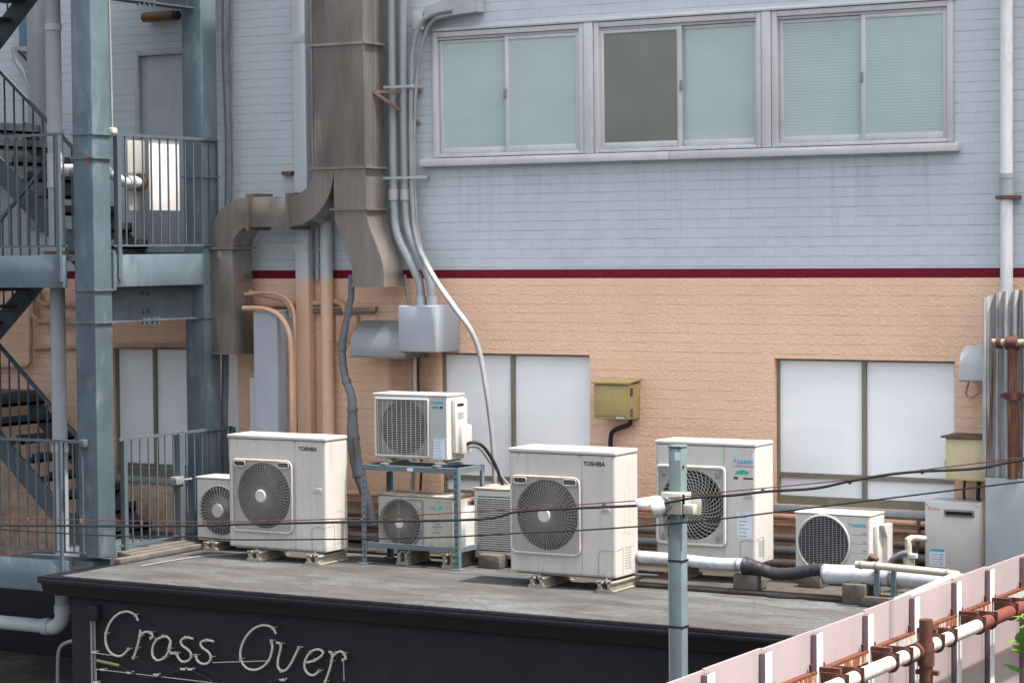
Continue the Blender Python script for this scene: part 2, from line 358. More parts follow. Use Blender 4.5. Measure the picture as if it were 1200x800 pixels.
def rust_runs(m):
    nt = m.node_tree; b = next(n for n in nt.nodes if n.type == 'BSDF_PRINCIPLED'); src = b.inputs['Base Color'].links[0].from_socket; P = pos(nt)
    f = ramp(nt, noise(nt, mapping(nt, P, (1, 16, .7)), 1.5, 6, .7), [(.62, 0.), (.74, 1.)])
    nt.links.new(mixc(nt, math_(nt, 'MULTIPLY', f, .38), src, (.16, .075, .045)), b.inputs['Base Color'])
rust_runs(M_pink)
M_postw = mat('white_fence_post', (.50, .50, .51), .45, var=.05, dirt=(.4, .36, .34), dirt_amt=.4)
M_post_shade = mat('shaded_post_side', (.115, .075, .085), .6, var=.12)  # shade on the post sides is put into this dark mauve
M_charcoal = mat('charcoal_render', (.0115, .012, .0135), .7, var=.25, scale=2.5, dirt=(.022, .021, .020), dirt_amt=.5, dirt_scale=(3, 3, .6), bumpy=.25, bump_scale=50)
M_fascia = mat('black_fascia_metal', (.007, .008, .011), .4, var=.2)
M_neon = simple('unlit_neon_tube', (.52, .49, .44), .25)
M_pvc = mat('white_pvc', (.42, .435, .45), .35, var=.07, dirt=(.3, .29, .28), dirt_amt=.4)
M_wrapw = mat('white_pipe_lagging', (.47, .485, .51), .45, var=.1, scale=8, dirt=(.2, .2, .2), dirt_amt=.65, dirt_scale=(7, 7, 4))
M_blackwrap = mat('black_pipe_tape', (.028, .028, .032), .45, var=.3, scale=20, bumpy=.8, bump_scale=22)
M_creampipe = mat('cream_pipe_lagging', (.43, .385, .315), .5, var=.08, dirt=(.3, .24, .17), dirt_amt=.4)
M_block = mat('old_concrete_block', (.12, .105, .09), .9, var=.3, scale=9, dirt=(.09, .075, .06), dirt_amt=.7, dirt_scale=(6, 6, 6), bumpy=.5, bump_scale=45)
M_wood = mat('weathered_plank', (.115, .102, .088), .8, var=.25, scale=7, dirt=(.12, .09, .07), dirt_amt=.6, dirt_scale=(2, 14, 14))
M_pole = mat('green_grey_pole_paint', (.14, .178, .185), .4, var=.1, scale=5, dirt=(.17, .2, .2), dirt_amt=.35)
M_lampw = simple('white_lamp_plastic', (.50, .515, .53), .35)
M_tan = mat('aged_tan_plastic', (.42, .395, .33), .5, var=.15)
M_amber = mat('amber_lamp_cover', (.20, .095, .022), .4, var=.25)
M_door = mat('grey_steel_door', (.43, .45, .475), .45, var=.06, dirt=(.25, .26, .27), dirt_amt=.3)
M_board = mat('white_board', (.66, .65, .62), .5, var=.03)
M_board_shade = mat('shaded_board', (.33, .315, .285), .5, var=.05)  # column shadow on this board is put into its colour
M_asphalt = mat('dark_asphalt', (.05, .05, .052), .9, var=.3, scale=6)
M_lean = mat('dark_lean_to_roof', (.04, .04, .038), .7, var=.3, scale=3, dirt=(.16, .155, .14), dirt_amt=.6, dirt_scale=(2, 2, 2))
M_leaf = simple('bright_green_leaf', (.11, .26, .025), .45)
M_stem = simple('green_stem', (.12, .2, .05), .6)
M_redcable = simple('dull_red_cable', (.10, .034, .027), .5)
M_bluewin = simple('blue_tinted_glass', (.10, .19, .30), .15)

# ------------------------------------------------------------------ setting: ground
g = MB(); g.add([(-400, -400, -3.3), (400, -400, -3.3), (400, 400, -3.3), (-400, 400, -3.3)], [(0, 1, 2, 3)]); tag(g.build('ground', M_asphalt), 'dark asphalt ground below the buildings', 'ground', kind='structure')

# ------------------------------------------------------------------ main building
bld = thing('office_building', 'office building painted grey over peach with a burgundy stripe between', 'building', (0, 0, -3.3))
def rect_px(a, b, Y=0): x0, z1 = on_y(*a, Y); x1, z0 = on_y(*b, Y); return x0, x1, z0, z1
UPW = (-.80, 4.335, 3.735, 4.955)
MIDW = (-.80, .825, .50, 1.885)
RIW = (2.675, 4.335, .60, 1.885)
LEW = (-4.82, -3.20, .55, 1.885)
DOOR = (-4.47, -3.55, 2.85, 4.935)
holes = [UPW, MIDW, RIW, LEW, DOOR]
WX0, WX1, WZ0, WZ1 = -15., 13., -3.3, 8.8
xs = sorted({WX0, WX1, *[h[0] for h in holes], *[h[1] for h in holes]}); zs = sorted({WZ0, WZ1, *[h[2] for h in holes], *[h[3] for h in holes]})
w = MB()
for i in range(len(xs)-1):
    for j in range(len(zs)-1):
        cx, cz = (xs[i]+xs[i+1])/2, (zs[j]+zs[j+1])/2
        if any(h[0] < cx < h[1] and h[2] < cz < h[3] for h in holes): continue
        w.add([(xs[i], 0, zs[j]), (xs[i+1], 0, zs[j]), (xs[i+1], 0, zs[j+1]), (xs[i], 0, zs[j+1])], [(0, 1, 2, 3)])
RD = .16
for x0, x1, z0, z1 in holes:
    w.add([(x0, 0, z0), (x1, 0, z0), (x1, 0, z1), (x0, 0, z1), (x0, RD, z0), (x1, RD, z0), (x1, RD, z1), (x0, RD, z1)], [(0, 4, 5, 1), (1, 5, 6, 2), (2, 6, 7, 3), (3, 7, 4, 0), (4, 7, 6, 5)])
w.add([(WX0, 0, WZ0), (WX0, 9, WZ0), (WX0, 9, WZ1), (WX0, 0, WZ1)], [(0, 1, 2, 3)])
w.add([(WX1, 0, WZ0), (WX1, 9, WZ0), (WX1, 9, WZ1), (WX1, 0, WZ1)], [(3, 2, 1, 0)])
w.add([(WX0, 9, WZ0), (WX1, 9, WZ0), (WX1, 9, WZ1), (WX0, 9, WZ1)], [(3, 2, 1, 0)])
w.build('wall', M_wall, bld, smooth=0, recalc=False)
MB().box(WX0-.1, WX1+.1, -.15, 9.1, WZ1+.003, WZ1+.3).build('roof', M_roof, bld)

# upper windows: three two-sash units over one long sill
xu = [(-.80, .765), (.853, 2.515), (2.605, 4.335)]
xu = [(on_y(509, 110)[0], on_y(686, 110)[0]), (on_y(698, 100)[0], on_y(894, 95)[0]), (on_y(906, 90)[0], on_y(1118, 85)[0])]
ZT, ZB = 4.925, 3.735
for k, (x0, x1) in enumerate(xu):
    f = MB()
    f.box(x0, x0+.05, -.035, .09, ZB, ZT, .004); f.box(x1-.05, x1, -.035, .09, ZB, ZT, .004)
    f.box(x0+.052, x1-.052, -.033, .09, ZT-.05, ZT-.002, .003); f.box(x0+.052, x1-.052, -.033, .09, ZB+.002, ZB+.035, .003)
    f.box(x0+.052, x1-.052, -.008, .05, ZT-.075, ZT-.053)
    wf = f.build('window', M_frame, bld)
    xm = (x0+x1)/2 + (.02 if k else -.01)
    for q, (a, b, yy) in enumerate(((x0+.053, xm+.02, .012), (xm-.02, x1-.053, -.014))):
        if k == 1: yy = (-.014, .012)[q]
        s = MB(); t = .04; lo_ = ZB+.037; hi_ = ZT-.078
        bot = .055
        s.box(a, a+t, yy, yy+.024, lo_, hi_, .003); s.box(b-t, b, yy, yy+.024, lo_, hi_, .003)
        s.box(a+t, b-t, yy+.001, yy+.023, hi_-t*.8, hi_-.001, .002); s.box(a+t, b-t, yy+.001, yy+.023, lo_+.001, lo_+bot, .002)
        if k == 1 and q == 0: s.box(a-.012, a+.003, yy-.008, yy+.02, lo_, hi_); s.box(b-.02, b+.012, yy-.008, yy-.002, lo_, hi_)
        so = s.build('sash', M_frame, wf)
        pm = M_screen if (k == 1 and q == 0) else (M_pane2 if k == 2 else M_pane)
        MB().box(a+t-.004, b-t+.004, yy+.010, yy+.016, lo_+bot-.004, hi_-t*.8+.004).build('pane', pm, wf)
    lx = xm-.015 if k != 1 else xm+.025
    MB().box(lx-.008, lx+.012, -.04, -.015, 4.27, 4.36, .004).build('latch', M_wireg, wf)
    if k < 2:
        MB().box(x1+.006, xu[k+1][0]-.006, -.045, .06, ZB, ZT, .004).box(x1-.006+.0, x1+.003, -.02, .03, ZB, ZT).build('window_mullion', M_frame, bld)
MB().box(-.815, 4.35, -.05, .04, ZT+.004, ZT+.034, .004).build('window_head', M_frame, bld)
xs0, xs1 = on_y(498, 193)[0], on_y(1126, 175)[0]
sl = MB(); sl.box(xs0, on_y(789, 186)[0], -.10, .03, 3.655, 3.727, .006); sl.box(on_y(789, 186)[0]+.004, xs1, -.10, .03, 3.655, 3.727, .006); sl.build('window_sill', M_frame, bld)

def lower_window(h, mull, rail, sill=True):
    x0, x1, z0, z1 = h; f = MB(); t = .02
    f.box(x0+.002, x0+t, .05, .13, z0+.002, z1-.002); f.box(x1-t, x1-.002, .05, .13, z0+.002, z1-.002)
    f.box(x0+t, x1-t, .052, .128, z1-t, z1-.002); f.box(x0+t, x1-t, .045, .128, z0+.002, z0+.075)
    f.box(mull-.019, mull+.019, .055, .125, z0+.075, z1-t); 
    f.box(x0+t, mull-.019, .058, .12, rail-.022, rail+.018); f.box(mull+.019, x1-t, .06, .12, rail-.022, rail+.018)
    wf = f.build('window', M_bronze, bld)
    for a, b in ((x0+t-.005, mull-.02), (mull+.02, x1-t+.005)):
        MB().box(a, b, .085, .095, rail+.018, z1-t+.004).build('pane', M_white_pane, wf)
        MB().box(a, b, .085, .095, z0+.07, rail-.023).build('pane', M_white_pane, wf)
    if sill: MB().box(x0+.002, x1-.002, -.035, .05, z0-.06, z0-.001, .005).build('sill', M_flat, wf)
lower_window(MIDW, on_y(600.5, 480, .05)[0], .70)
lower_window(RIW, on_y(1012, 480, .05)[0], .86)
lower_window(LEW, on_y(181, 480, .05)[0], .66)
# roof-level door on the fire-escape landing
df = MB(); x0, x1, z0, z1 = DOOR
df.box(x0+.002, x0+.06, -.012, .1, z0, z1-.002, .003); df.box(x1-.06, x1-.002, -.012, .1, z0, z1-.002, .003); df.box(x0+.06, x1-.06, -.010, .1, z1-.06, z1-.002, .003)
dfo = df.build('door_frame', M_door, bld)
dl = MB().box(x0+.063, x1-.063, .03, .07, z0+.01, z1-.063, .003).build('door', M_door, bld)
MB().cyl((x1-.13, .03, z0+1.0), (x1-.13, -.03, z0+1.0), .022).box(x1-.2, x1-.11, -.04, -.025, z0+.99, z0+1.015, .004).build('door_handle', M_steel, dl)
# far-left small window
wx0, wz1 = on_y(26, 20, 0); wx1, wz0 = on_y(35, 54, 0)
f = MB(); f.box(wx0-.05, wx1+.06, -.05, -.002, wz0-.06, wz1+.4, .005); wf = f.build('window', M_frame, bld)
MB().box(wx0, wx1, -.056, -.051, wz0, wz1+.3).build('pane', M_bluewin, wf)

# ------------------------------------------------------------------ low black bar building
low = thing('bar_building', 'low flat-roofed black building carrying the outdoor units', 'building', (1.1, -1.5, -3.3))
LX0, LX1 = -2.87, 5.13
MB().box(LX0, LX1, -2.95, -.006, -3.3, -.205).build('wall', M_charcoal, low)
fa = MB(); fa.prism([(-3.10, -.02), (-3.10, -.062), (-3.06, -.075), (-3.02, -.19), (-2.949, -.20), (-2.949, -.02)], 'x', -3.13, LX1)
fa.prism([(-3.13, -.02), (-3.13, -.10), (-3.05, -.2), (-2.871, -.2), (-2.871, -.02)], 'y', -2.949, -2.3)
fa.build('fascia', M_fascia, low)
rs = MB().box(LX0, LX1, -3.075, -.004, -.018, 0.0, .004); rs.build('roof_slab', M_roof, low)
MB().box(-3.12, LX1, -3.118, -3.101, -.075, -.035, .004).build('gutter_lip', M_fascia, low)
# raised membrane behind the right-hand units, darkened to stand for shade
MB().box(1.95, 5.1, -1.42, -.01, .004, .035, .008).box(-2.86, 1.9, -.62, -.01, .004, .03, .008).split('roof_kerb', M_membrane, low)

# neon sign
sg = thing('neon_sign', 'unlit neon tube sign reading Cross Over on the black wall', 'sign', (-1.2, -2.96, -.9))
YS = -3.01
def zp(x, y, Y=YS): return py3(x/2.857, 640+y/2.857, Y)
letters = {
 'letter_c': [[(463,248),(452,228),(425,217),(395,226),(370,252),(355,290),(355,325),(368,352),(392,366),(412,362),(430,343)]],
 'letter_r': [[(470,278),(468,300),(458,340),(447,372)], [(467,306),(476,291),(490,285),(504,288),(511,298),(506,306)]],
 'letter_o': [[(546,300),(524,312),(511,338),(512,366),(528,380),(550,372),(566,346),(571,318),(561,303),(546,300)], [(571,318),(566,342),(573,356),(588,356)]],
 'letter_s': [[(647,308),(622,304),(606,315),(611,331),(631,346),(641,363),(632,380),(612,385),(598,373),(592,358)]],
 'letter_s2': [[(716,317),(691,313),(672,321),(677,337),(697,352),(706,370),(698,388),(678,392),(661,381),(656,364)]],
 'letter_o2': [[(924,292),(913,272),(886,263),(856,271),(828,296),(808,336),(806,376),(825,405),(855,412),(885,398),(904,372),(912,338),(909,316)]],
 'letter_v': [[(926,321),(940,326),(938,348),(931,378),(931,402),(942,416),(959,411),(976,388),(990,360),(1001,338)]],
 'letter_e': [[(1026,388),(1055,380),(1079,362),(1079,349),(1062,344),(1040,353),(1023,378),(1020,405),(1032,425),(1050,430),(1069,416)]],
 'letter_r2': [[(1102,352),(1112,358),(1110,385),(1100,422),(1089,452)], [(1110,374),(1124,357),(1140,351),(1152,358),(1157,373),(1149,379)]],
}
for nm, strokes in letters.items():
    b = MB()
    for st in strokes:
        b.tube(spline([zp(*p) for p in st], 7), .0105, 8)
    lo_ = b.split(nm.rstrip('2'), M_neon, sg)[0]
    for st in strokes:
        for p in (st[1], st[len(st)//2], st[-1]):
            sb = MB(); q = zp(*p); sb.cyl((q[0], -2.951, q[2]), (q[0], YS+.002, q[2]), .005, 6); sb.box(q[0]-.007, q[0]+.007, -3.024, -3.0, q[2]-.012, q[2]+.014); sb.build('tube_support', M_tan, lo_)
b = MB()
for a, c in (((310,355),(400,367)), ((712,388),(905,382)), ((320,410),(742,459)), ((1150,380),(1152,450)), ((322,410),(322,455))): b.tube([zp(*a), zp(*c)], .004, 5)
b.split('sign_wire', M_wirew, sg)
b = MB(); b.tube(spline([zp(400,398), zp(450,425), zp(500,440), zp(560,428), zp(610,410)], 6), .007, 6); b.tube(spline([zp(640,412), zp(690,438), zp(750,470), zp(850,474), zp(940,440)], 6), .007, 6); b.split('sign_lead', M_black, sg)
b = MB(); b.cyl(zp(325,381), zp(400,398), .014, 8); b.build('lead_sleeve', simple('yellow_sleeve', (.28, .215, .08), .5), sg)
b = MB()
for p in ((315,354), (343,412), (432,422), (522,429), (612,410), (637,411), (945,446), (320,455)):
    q = zp(*p); b.cyl((q[0], -2.951, q[2]), (q[0], YS-.01, q[2]), .010, 8); b.cyl((q[0]-.025, YS, q[2]), (q[0]+.025, YS, q[2]), .010, 8)
b.split('insulator', M_neon, sg)
cb = thing('wall_conduit', 'dark conduit with a small box at the left end of the black wall', 'conduit', (-2.4, -2.95, -1.4))
q = zp(313, 222); MB().box(q[0]-.05, q[0]+.05, -3.03, -2.952, q[2]-.07, q[2]+.07, .008).build('outlet_box', M_charcoal, cb)
b = MB(); q2 = zp(300, 245); b.cyl((q2[0], -2.985, q2[2]), (q2[0], -2.985, -2.2), .013, 8); b.cyl((q2[0]+.035, -2.985, q2[2]), (q2[0]+.035, -2.985, -2.2), .01, 8); b.build('conduit', M_wireg, cb)

# lean-to roof low at the left, beneath the stair
lt = thing('lean_to', 'dark low lean-to roof beneath the fire escape', 'shed', (-5.5, -1.6, -3.3))
MB().box(-10, -2.93, -3.3, -.1, -1.36, -1.28, .01).build('roof', M_lean, lt); MB().box(-9.9, -3.0, -3.2, -.15, -3.3, -1.363).build('wall', M_charcoal, lt)
MB().box(-10, -2.93, -.62, -.58, -1.279, -.40, .006).build('shade_panel', M_charcoal, lt)  # dark panel added to give the darkness under the landing
MB().box(-10, -2.93, -3.34, -3.302, -1.42, -1.26, .006).build('gutter', M_fascia, lt)
# plank strip beside the railing
pk = thing('timber_edge', 'weathered timber planks edging the roof below the lower railing', 'planks', (-3.0, -1.1, 0))
for i in range(3): MB().box(-3.13+.085*i, -3.05+.085*i, -2.0-.25*(i == 2), -.1, .002+.012*(2-i), .05+.012*(2-i), .004).build('plank', M_wood, pk)
# ------------------------------------------------------------------ fire escape
fe = thing('fire_escape', 'blue-grey steel fire escape with stairs and railed landings', 'fire escape', (-4.4, -1.2, -3.3))
def column(x0, x1, y0, y1, zb, zt, plates):
    c = MB().box(x0, x1, y0, y1, zb, zt, .012).build('column', M_paint, fe)
    b = MB()
    for z in plates: b.box(x0-.018, x1+.018, y0-.018, y1+.018, z-.008, z+.008)
    b.split('splice_plate', M_paint, c); return c
column(-3.385, -3.145, -2.24, -1.99, .035, 8.6, (2.52, 2.22, 3.74, 3.96))
column(-3.385, -3.145, -.60, -.35, .035, 8.6, (2.22, 3.6))
for z in (-.3, 2.85-.305, 5.88-.305):
    b = MB(); b.box(-6.6, -3.47, -2.30, -2.24, z, z+.30, .004); b.build('beam', M_paint, fe)
    if z > 0:
        b = MB(); b.box(-3.20, -3.13, -1.955, -.62, z, z+.30, .004); b.box(-3.205, -3.125, -1.99, -1.955, z-.03, z+.33)
        b.build('beam', M_paint, fe)
        b = MB(); b.box(-3.30, -3.285, -1.97, -.62, z-.32, z-.003); b.box(-3.37, -3.20, -1.97, -.62, z-.335, z-.322)
        for yy in (-1.38, -1.30):
            for zz in (.07, .24): b.cyl((-3.285, yy, z-zz), (-3.262, yy, z-zz), .016, 8)
        for yy in (-1.45, -1.38, -1.30, -1.23): b.cyl((-3.22, yy, z-.322), (-3.22, yy, z-.30), .016, 8); b.cyl((-3.22, yy, z-.335), (-3.22, yy, z-.37), .016, 8)
        b.box(-3.285, -3.20, -1.48, -1.2, z-.320, z-.312)
        b.build('girder', M_paint_dark, fe)
    zt = z+.305
    b = MB(); b.box(-4.62 if z > 0 else -4.25, -3.22, -2.235, -1.2, zt-.06, zt-.005); b.box(-4.25, -3.22, -1.2, -.06, zt-.06, zt-.005); b.build('landing', M_paint_dark, fe)
def flight(xt, zt, xb, zb, y0, y1, rail_y):
    dx, dz = xb-xt, zb-zt
    ob = bpy.data.objects.new('stair_flight', None); COL.objects.link(ob); ob.parent = fe; ROOTLOC[ob.name] = ROOTLOC[fe.name]
    for y in (y0, y1-.03):
        a = (xt, y, zt); 
        MB().prism([(xt, zt+.02), (xt, zt-.25), (xb, zb-.25), (xb, zb+.02)], 'y', y, y+.03).build('stringer', M_paint_dark, ob)
    n = 8
    for i in range(n):
        t = (i+.5)/n; X = xt+dx*t; Z = zt+dz*t; s = abs(dx)/n
        tr = MB(); tr.box(X-s*.62, X+s*.62, y0+.031, y1-.031, Z-.04, Z-.01)
        tr.box(X-s*.62*(1 if dx < 0 else -1), X-s*.58*(1 if dx < 0 else -1), y0+.031, y1-.031, Z-.038, Z+.06); tr.build('tread', M_tread, ob)
    h = MB()
    for ry in rail_y:
        h.rod((xt, ry, zt+.90), (xb, ry, zb+.90), .032); m = 13
        for i in range(m):
            t = (i+.5)/m; h.rod((xt+dx*t, ry, zt+dz*t), (xt+dx*t, ry, zt+dz*t+.89), .014)
    h.build('handrail', M_paint_dark, ob)
for base, up in ((0, 1.42), (2.85, 1.37)):
    flight(-5.75, base+up, -4.15, base+.0, -1.16, -.22, (-1.15,))
    flight(-4.60, base+2.85-.06, -6.12, base+up+.02, -2.20, -1.26, (-1.29,))
    b = MB(); b.box(-7.0, -6.1, -2.235, -1.2, base+up-.06, base+up); b.box(-7.0, -5.74, -1.2, -.1, base+up-.06, base+up); b.build('landing', M_paint_dark, fe)
column(-6.85, -6.61, -2.24, -1.99, -3.3, 8.6, (2.5,)); column(-6.85, -6.61, -.60, -.35, -3.3, 8.6, (2.5,))
def railing_x(x0, x1, y, zb, zt, sp, name='railing', knee=None):
    b = MB()
    b.rod((x0, y, zt), (x1, y, zt), .026); b.rod((x0, y, zb), (x1, y, zb), .018)
    x = x1-.03
    while x > x0: b.rod((x, y, zb), (x, y, zt), .0125); x -= sp
    return b
b = railing_x(-6.5, -3.44, -2.27, 2.93, 3.965, .113); b.rod((-3.50, -2.31, 2.62), (-3.50, -2.31, 3.96), .036); b.box(-3.53, -3.47, -2.335, -2.30, 2.6, 2.8); b.build('railing', M_railp, fe)
b = railing_x(-6.5, -3.27, -2.27, .08, 1.115, .113); b.rod((-3.53, -2.31, -.1), (-3.53, -2.31, 1.11), .03); b.box(-3.31, -3.25, -2.30, -2.24, 1.07, 1.14, .006); b.build('railing', M_railp, fe)
def railing_y(x, y0, y1, zb, zt, sp, posts):
    b = MB(); b.rod((x, y0, zt), (x, y1, zt), .026); b.rod((x, y0, zb), (x, y1, zb), .018); y = y0+.06
    while y < y1: b.rod((x, y, zb), (x, y, zt), .0125); y += sp
    for p, wd, z0 in posts: b.rod((x, p, z0), (x, p, zt), wd)
    return b
railing_y(-3.13, -1.98, -.38, 2.93, 3.965, .128, ((-1.91, .05, 2.62),)).build('railing', M_railp, fe)
railing_y(-3.13, -1.95, -1.05, .12, 1.115, .125, ((-1.88, .05, .02), (-1.05, .075, .02))).build('gate', M_railp, fe)
railing_y(-3.13, -1.0, -.20, .12, 1.115, .125, ((-.2, .05, .02),)).build('railing', M_railp, fe)
MB().box(-3.16, -3.08, -1.16, -1.04, .62, .70, .006).cyl((-3.1, -1.16, .66), (-3.1, -.9, .66), .012, 8).build('gate_latch', M_wireg, fe)
q = py3(105, 188, -2.259); MB().box(q[0]-.025, q[0]+.02, -2.2605, -2.2585, q[2]-.02, q[2]+.03).build('rust_spot', M_rustedge, fe)
# rusty base strip of the landing at column
MB().box(-3.79, -3.49, -2.2, -2.1, 2.853, 2.885).build('rusty_edge', M_rusttop, fe)
# boards hung on the inside of the upper railing
ya, za = on_x(172, 166, -3.17); yb, zb = on_x(208, 247, -3.17); za = 3.935
tag(MB().box(-3.152, -3.140, ya, yb, zb, za, .003).build('notice_board', M_board, origin=(-3.17, (ya+yb)/2, zb)), 'blank white board hung behind the upper landing railing bars', 'board')
ya, za = on_x(149, 166, -3.30); yb, zb = on_x(170, 247, -3.30)
tag(MB().box(-3.31, -3.295, ya, yb, zb, 3.93, .003).build('notice_board', M_board_shade, origin=(-3.3, (ya+yb)/2, zb)), 'board toned beige for column shade beside the rusty pipe flange behind upper railing', 'board')

# ------------------------------------------------------------------ pipes around the stair
dp = thing('downpipe', 'tall pale grey downpipe inside the fire escape, turning left at its foot', 'pipe', (-3.95, -1.9, -.6))
YP = -1.9; xp, zp_ = on_y(70, 500, YP); ze = on_y(70, 735, YP)[1]
b = MB(); b.cyl((xp, YP, ze+.16), (xp, YP, 7.5), .072, 18); b.build('pipe', M_conduit, dp)
b = MB(); arc = [(xp-.14+.14*math.cos(a), YP, ze+.14-.14*math.sin(a)) for a in [i*math.pi/12 for i in range(7)]]
b.tube([(xp, YP, ze+.2)]+arc+[(xp-.2, YP, ze)], .074, 16); b.tube([(xp, YP, ze+.14), (xp, YP, ze+.22)], .082, 16); b.tube([(xp-.16, YP, ze), (xp-.24, YP, ze)], .082, 16); b.build('elbow', M_pvc, dp)
MB().cyl((xp-.2, YP, ze), (xp-4, YP, ze), .068, 16).build('pipe', M_pvc, dp)
b = MB(); zt_ = on_y(66, 200, YP)[1]
for z in (zt_-.13, zt_+.13, 5.0, 1.0): b.cyl((xp, YP, z-.03), (xp, YP, z+.03), .082, 18)
b.cyl((xp, YP, zt_-.13), (xp, YP, zt_+.13), .079, 18); b.split('coupling', M_pvc, dp)
bp = thing('branch_pipe', 'white branch pipe elbowing from the downpipe to a rusty flange', 'pipe', (-3.5, -1.9, zt_))
ye, z_e = on_x(163, 214, -3.27)
b = MB(); b.tube([(xp+.08, YP, zt_), (-3.42, YP, zt_+.02), (-3.33, YP+.03, zt_), (-3.28, YP+.12, zt_-.06), (-3.27, YP+.25, zt_-.12), (-3.27, YP+.35, z_e), (-3.27, ye, z_e)], .048, 14); b.build('pipe', M_pvc, bp)
b = MB(); b.cyl((-3.27, YP+.30, z_e), (-3.27, YP+.42, z_e), .062, 14); b.cyl((xp+.09, YP, zt_), (xp+.2, YP, zt_), .06, 14); b.split('coupling', M_pvc, bp)
MB().cyl((-3.27, ye-.01, z_e), (-3.27, ye+.03, z_e), .085, 16).build('flange', M_rusttop, bp)
tag(MB().box(*sorted((on_y(40, 60)[0], on_y(53, 60)[0])), -.12, -.005, 3.1, 8, .01).build('cable_duct', M_conduit, origin=(-5.9, -.06, 3.1)), 'square grey duct on the wall behind the upper stair flight', 'duct')
b = MB(); b.tube(spline([py3(15, 55, -.1), py3(18, 70, -.1), py3(30, 90, -.1), py3(36, 115, -.1), py3(38, 150, -.1), py3(38, 200, -.1)], 6), .025, 8)
tag(b.build('hose', M_conduit, origin=py3(38, 150, -.1)), 'kinked grey hose below the small window behind the stair', 'hose')
b = MB(); b.tube(spline([py3(22, 60, -.08), py3(34, 75, -.08), py3(40, 100, -.08), py3(41, 140, -.08)], 6), .014, 8)
tag(b.build('hose', M_black, origin=py3(40, 140, -.08)), 'thin black hose below the small window behind the stair', 'hose')
# peach pipes on the wall behind the stair
def wallpipe(name, label, pts, r, m, Y, cat='pipe', group=None, n=10, sp=0):
    P3 = [py3(*p, Y) for p in pts]
    if sp: P3 = spline(P3, sp)
    c = sum((Vector(p) for p in P3), Vector())/len(P3)
    return tag(MB().tube(P3, r, n).build(name, m, origin=c), label, cat, group)
wallpipe('wall_pipe', 'long peach pipe across the wall above the left lower window', [(36, 408), (130, 406), (300, 403)], .022, M_peachpipe, -.05)
wallpipe('wall_pipe', 'peach pipe dropping and hooking left under the stair', [(36, 335), (36, 424), (32, 429), (-30, 430)], .022, M_peachpipe, -.07)
wallpipe('wall_pipe', 'peach pipe bent into a square loop behind the front column', [(46, 340), (46, 352), (52, 357), (110, 357)], .026, M_peachpipe, -.06)
wallpipe('wall_pipe', 'thick peach pipe below the square loop behind the front column', [(38, 340), (38, 368), (46, 377), (112, 377)], .03, M_peachpipe, -.1)
# lamp under the upper landing (on the wall above the door)
wl = thing('wall_lamp', 'amber tube lamp on the shaded wall above the landing door', 'lamp', py3(190, 22, -.05))
a = py3(170, 21, -.07); c = py3(206, 19, -.07)
MB().box(a[0]+.02, c[0]-.02, -.06, -.004, a[2]-.05, a[2]+.05, .006).build('base', M_tan, wl); MB().cyl((a[0], -.09, a[2]), (c[0], -.09, a[2]), .05, 14).build('lamp_cover', M_amber, wl)
MB().cyl((c[0]+.003, -.09, a[2]), (c[0]+.05, -.09, a[2]), .045, 14).build('end_cap', M_black, wl)
# hose and thin pipe beside the rear column
wallpipe('flexible_conduit', 'dark flexible conduit hanging beside the rear column', [(265, -60), (264, 60), (266, 110), (268, 180), (267, 250), (262, 330), (264, 420), (263, 520), (268, 580), (275, 620)], .036, M_flex, -.2, 'conduit', sp=5)
wallpipe('thin_pipe', 'thin white vertical pipe beside the dark flexible conduit', [(271, -60), (271.5, 100), (272, 245)], .014, M_cable_w, -.05)
wallpipe('thin_cable', 'thin white cable hanging beside the front column', [(126, -60), (130, 80), (131.5, 153)], .010, M_cable_w, -1.93, 'cable')
q = py3(131, 156, -1.93); tag(MB().box(q[0]-.04, q[0]+.04, -1.97, -1.89, q[2]-.04, q[2]+.05, .012).build('cable_clamp', M_tan, origin=q), 'small tan clamp on the railing beside the front column', 'clamp')

# ------------------------------------------------------------------ stainless exhaust duct
YF, YB = -.50, -.17
du = thing('exhaust_duct', 'big stainless exhaust duct splitting into an elbow branch and an offset tail', 'duct', (-1.6, -.33, 1.8))
X0, X1 = on_y(362, 100, YF)[0], on_y(427.5, 100, YF)[0]; zsplit = on_y(395, 197, YF)[1]; X0b = X0+.03
def ring(b, x0, x1, y0, y1, z, h=.022, p=.032): b.box(x0-p, x1+p, y0-p, y1+p, z-h/2, z+h/2)
b = MB().box(X0b, X1, YF, YB, zsplit, 8.0, .004); b.build('trunk', M_steel, du)
z1 = on_y(395, 52, YF)[1]
b = MB(); ring(b, X0b, X1, YF, YB, z1); b.build('flange', M_steel, du)
b = MB(); ring(b, X0b, X1, YF, YB, zsplit); b.build('flange', M_steel, du)
# right branch: straight then offset
xa = on_y(391, 200, YF)[0]; z2 = on_y(420, 245, YF)[1]; z3 = on_y(430, 335, YF)[1]; xe0, xe1 = on_y(413, 335, YF)[0], on_y(450, 335, YF)[0]
b = MB()
L = []
for z, x0, x1 in [(zsplit-.012, xa, X1), (z2, xa, X1)]: L.append((x0, x1, z))
for i in range(1, 25):
    t = i/24; u_ = min(1, t/.97); e = u_*u_*(3-2*u_); L.append((xa+(xe0-xa)*e, X1+(xe1-X1)*e, z2+(z3-z2)*t*.88))
L.append((xe0, xe1, z3))
vs, fs = [], []
for x0, x1, z in L: vs += [(x0, YF, z), (x1, YF, z), (x1, YB, z), (x0, YB, z)]
for i in range(len(L)-1):
    for k in range(4): fs.append((i*4+k, i*4+(k+1) % 4, i*4+4+(k+1) % 4, i*4+4+k))
b.add(vs, fs); b.build('tail_branch', M_steel, du, recalc=True)
b = MB(); ring(b, xa, X1, YF, YB, z2); b.build('flange', M_steel, du)
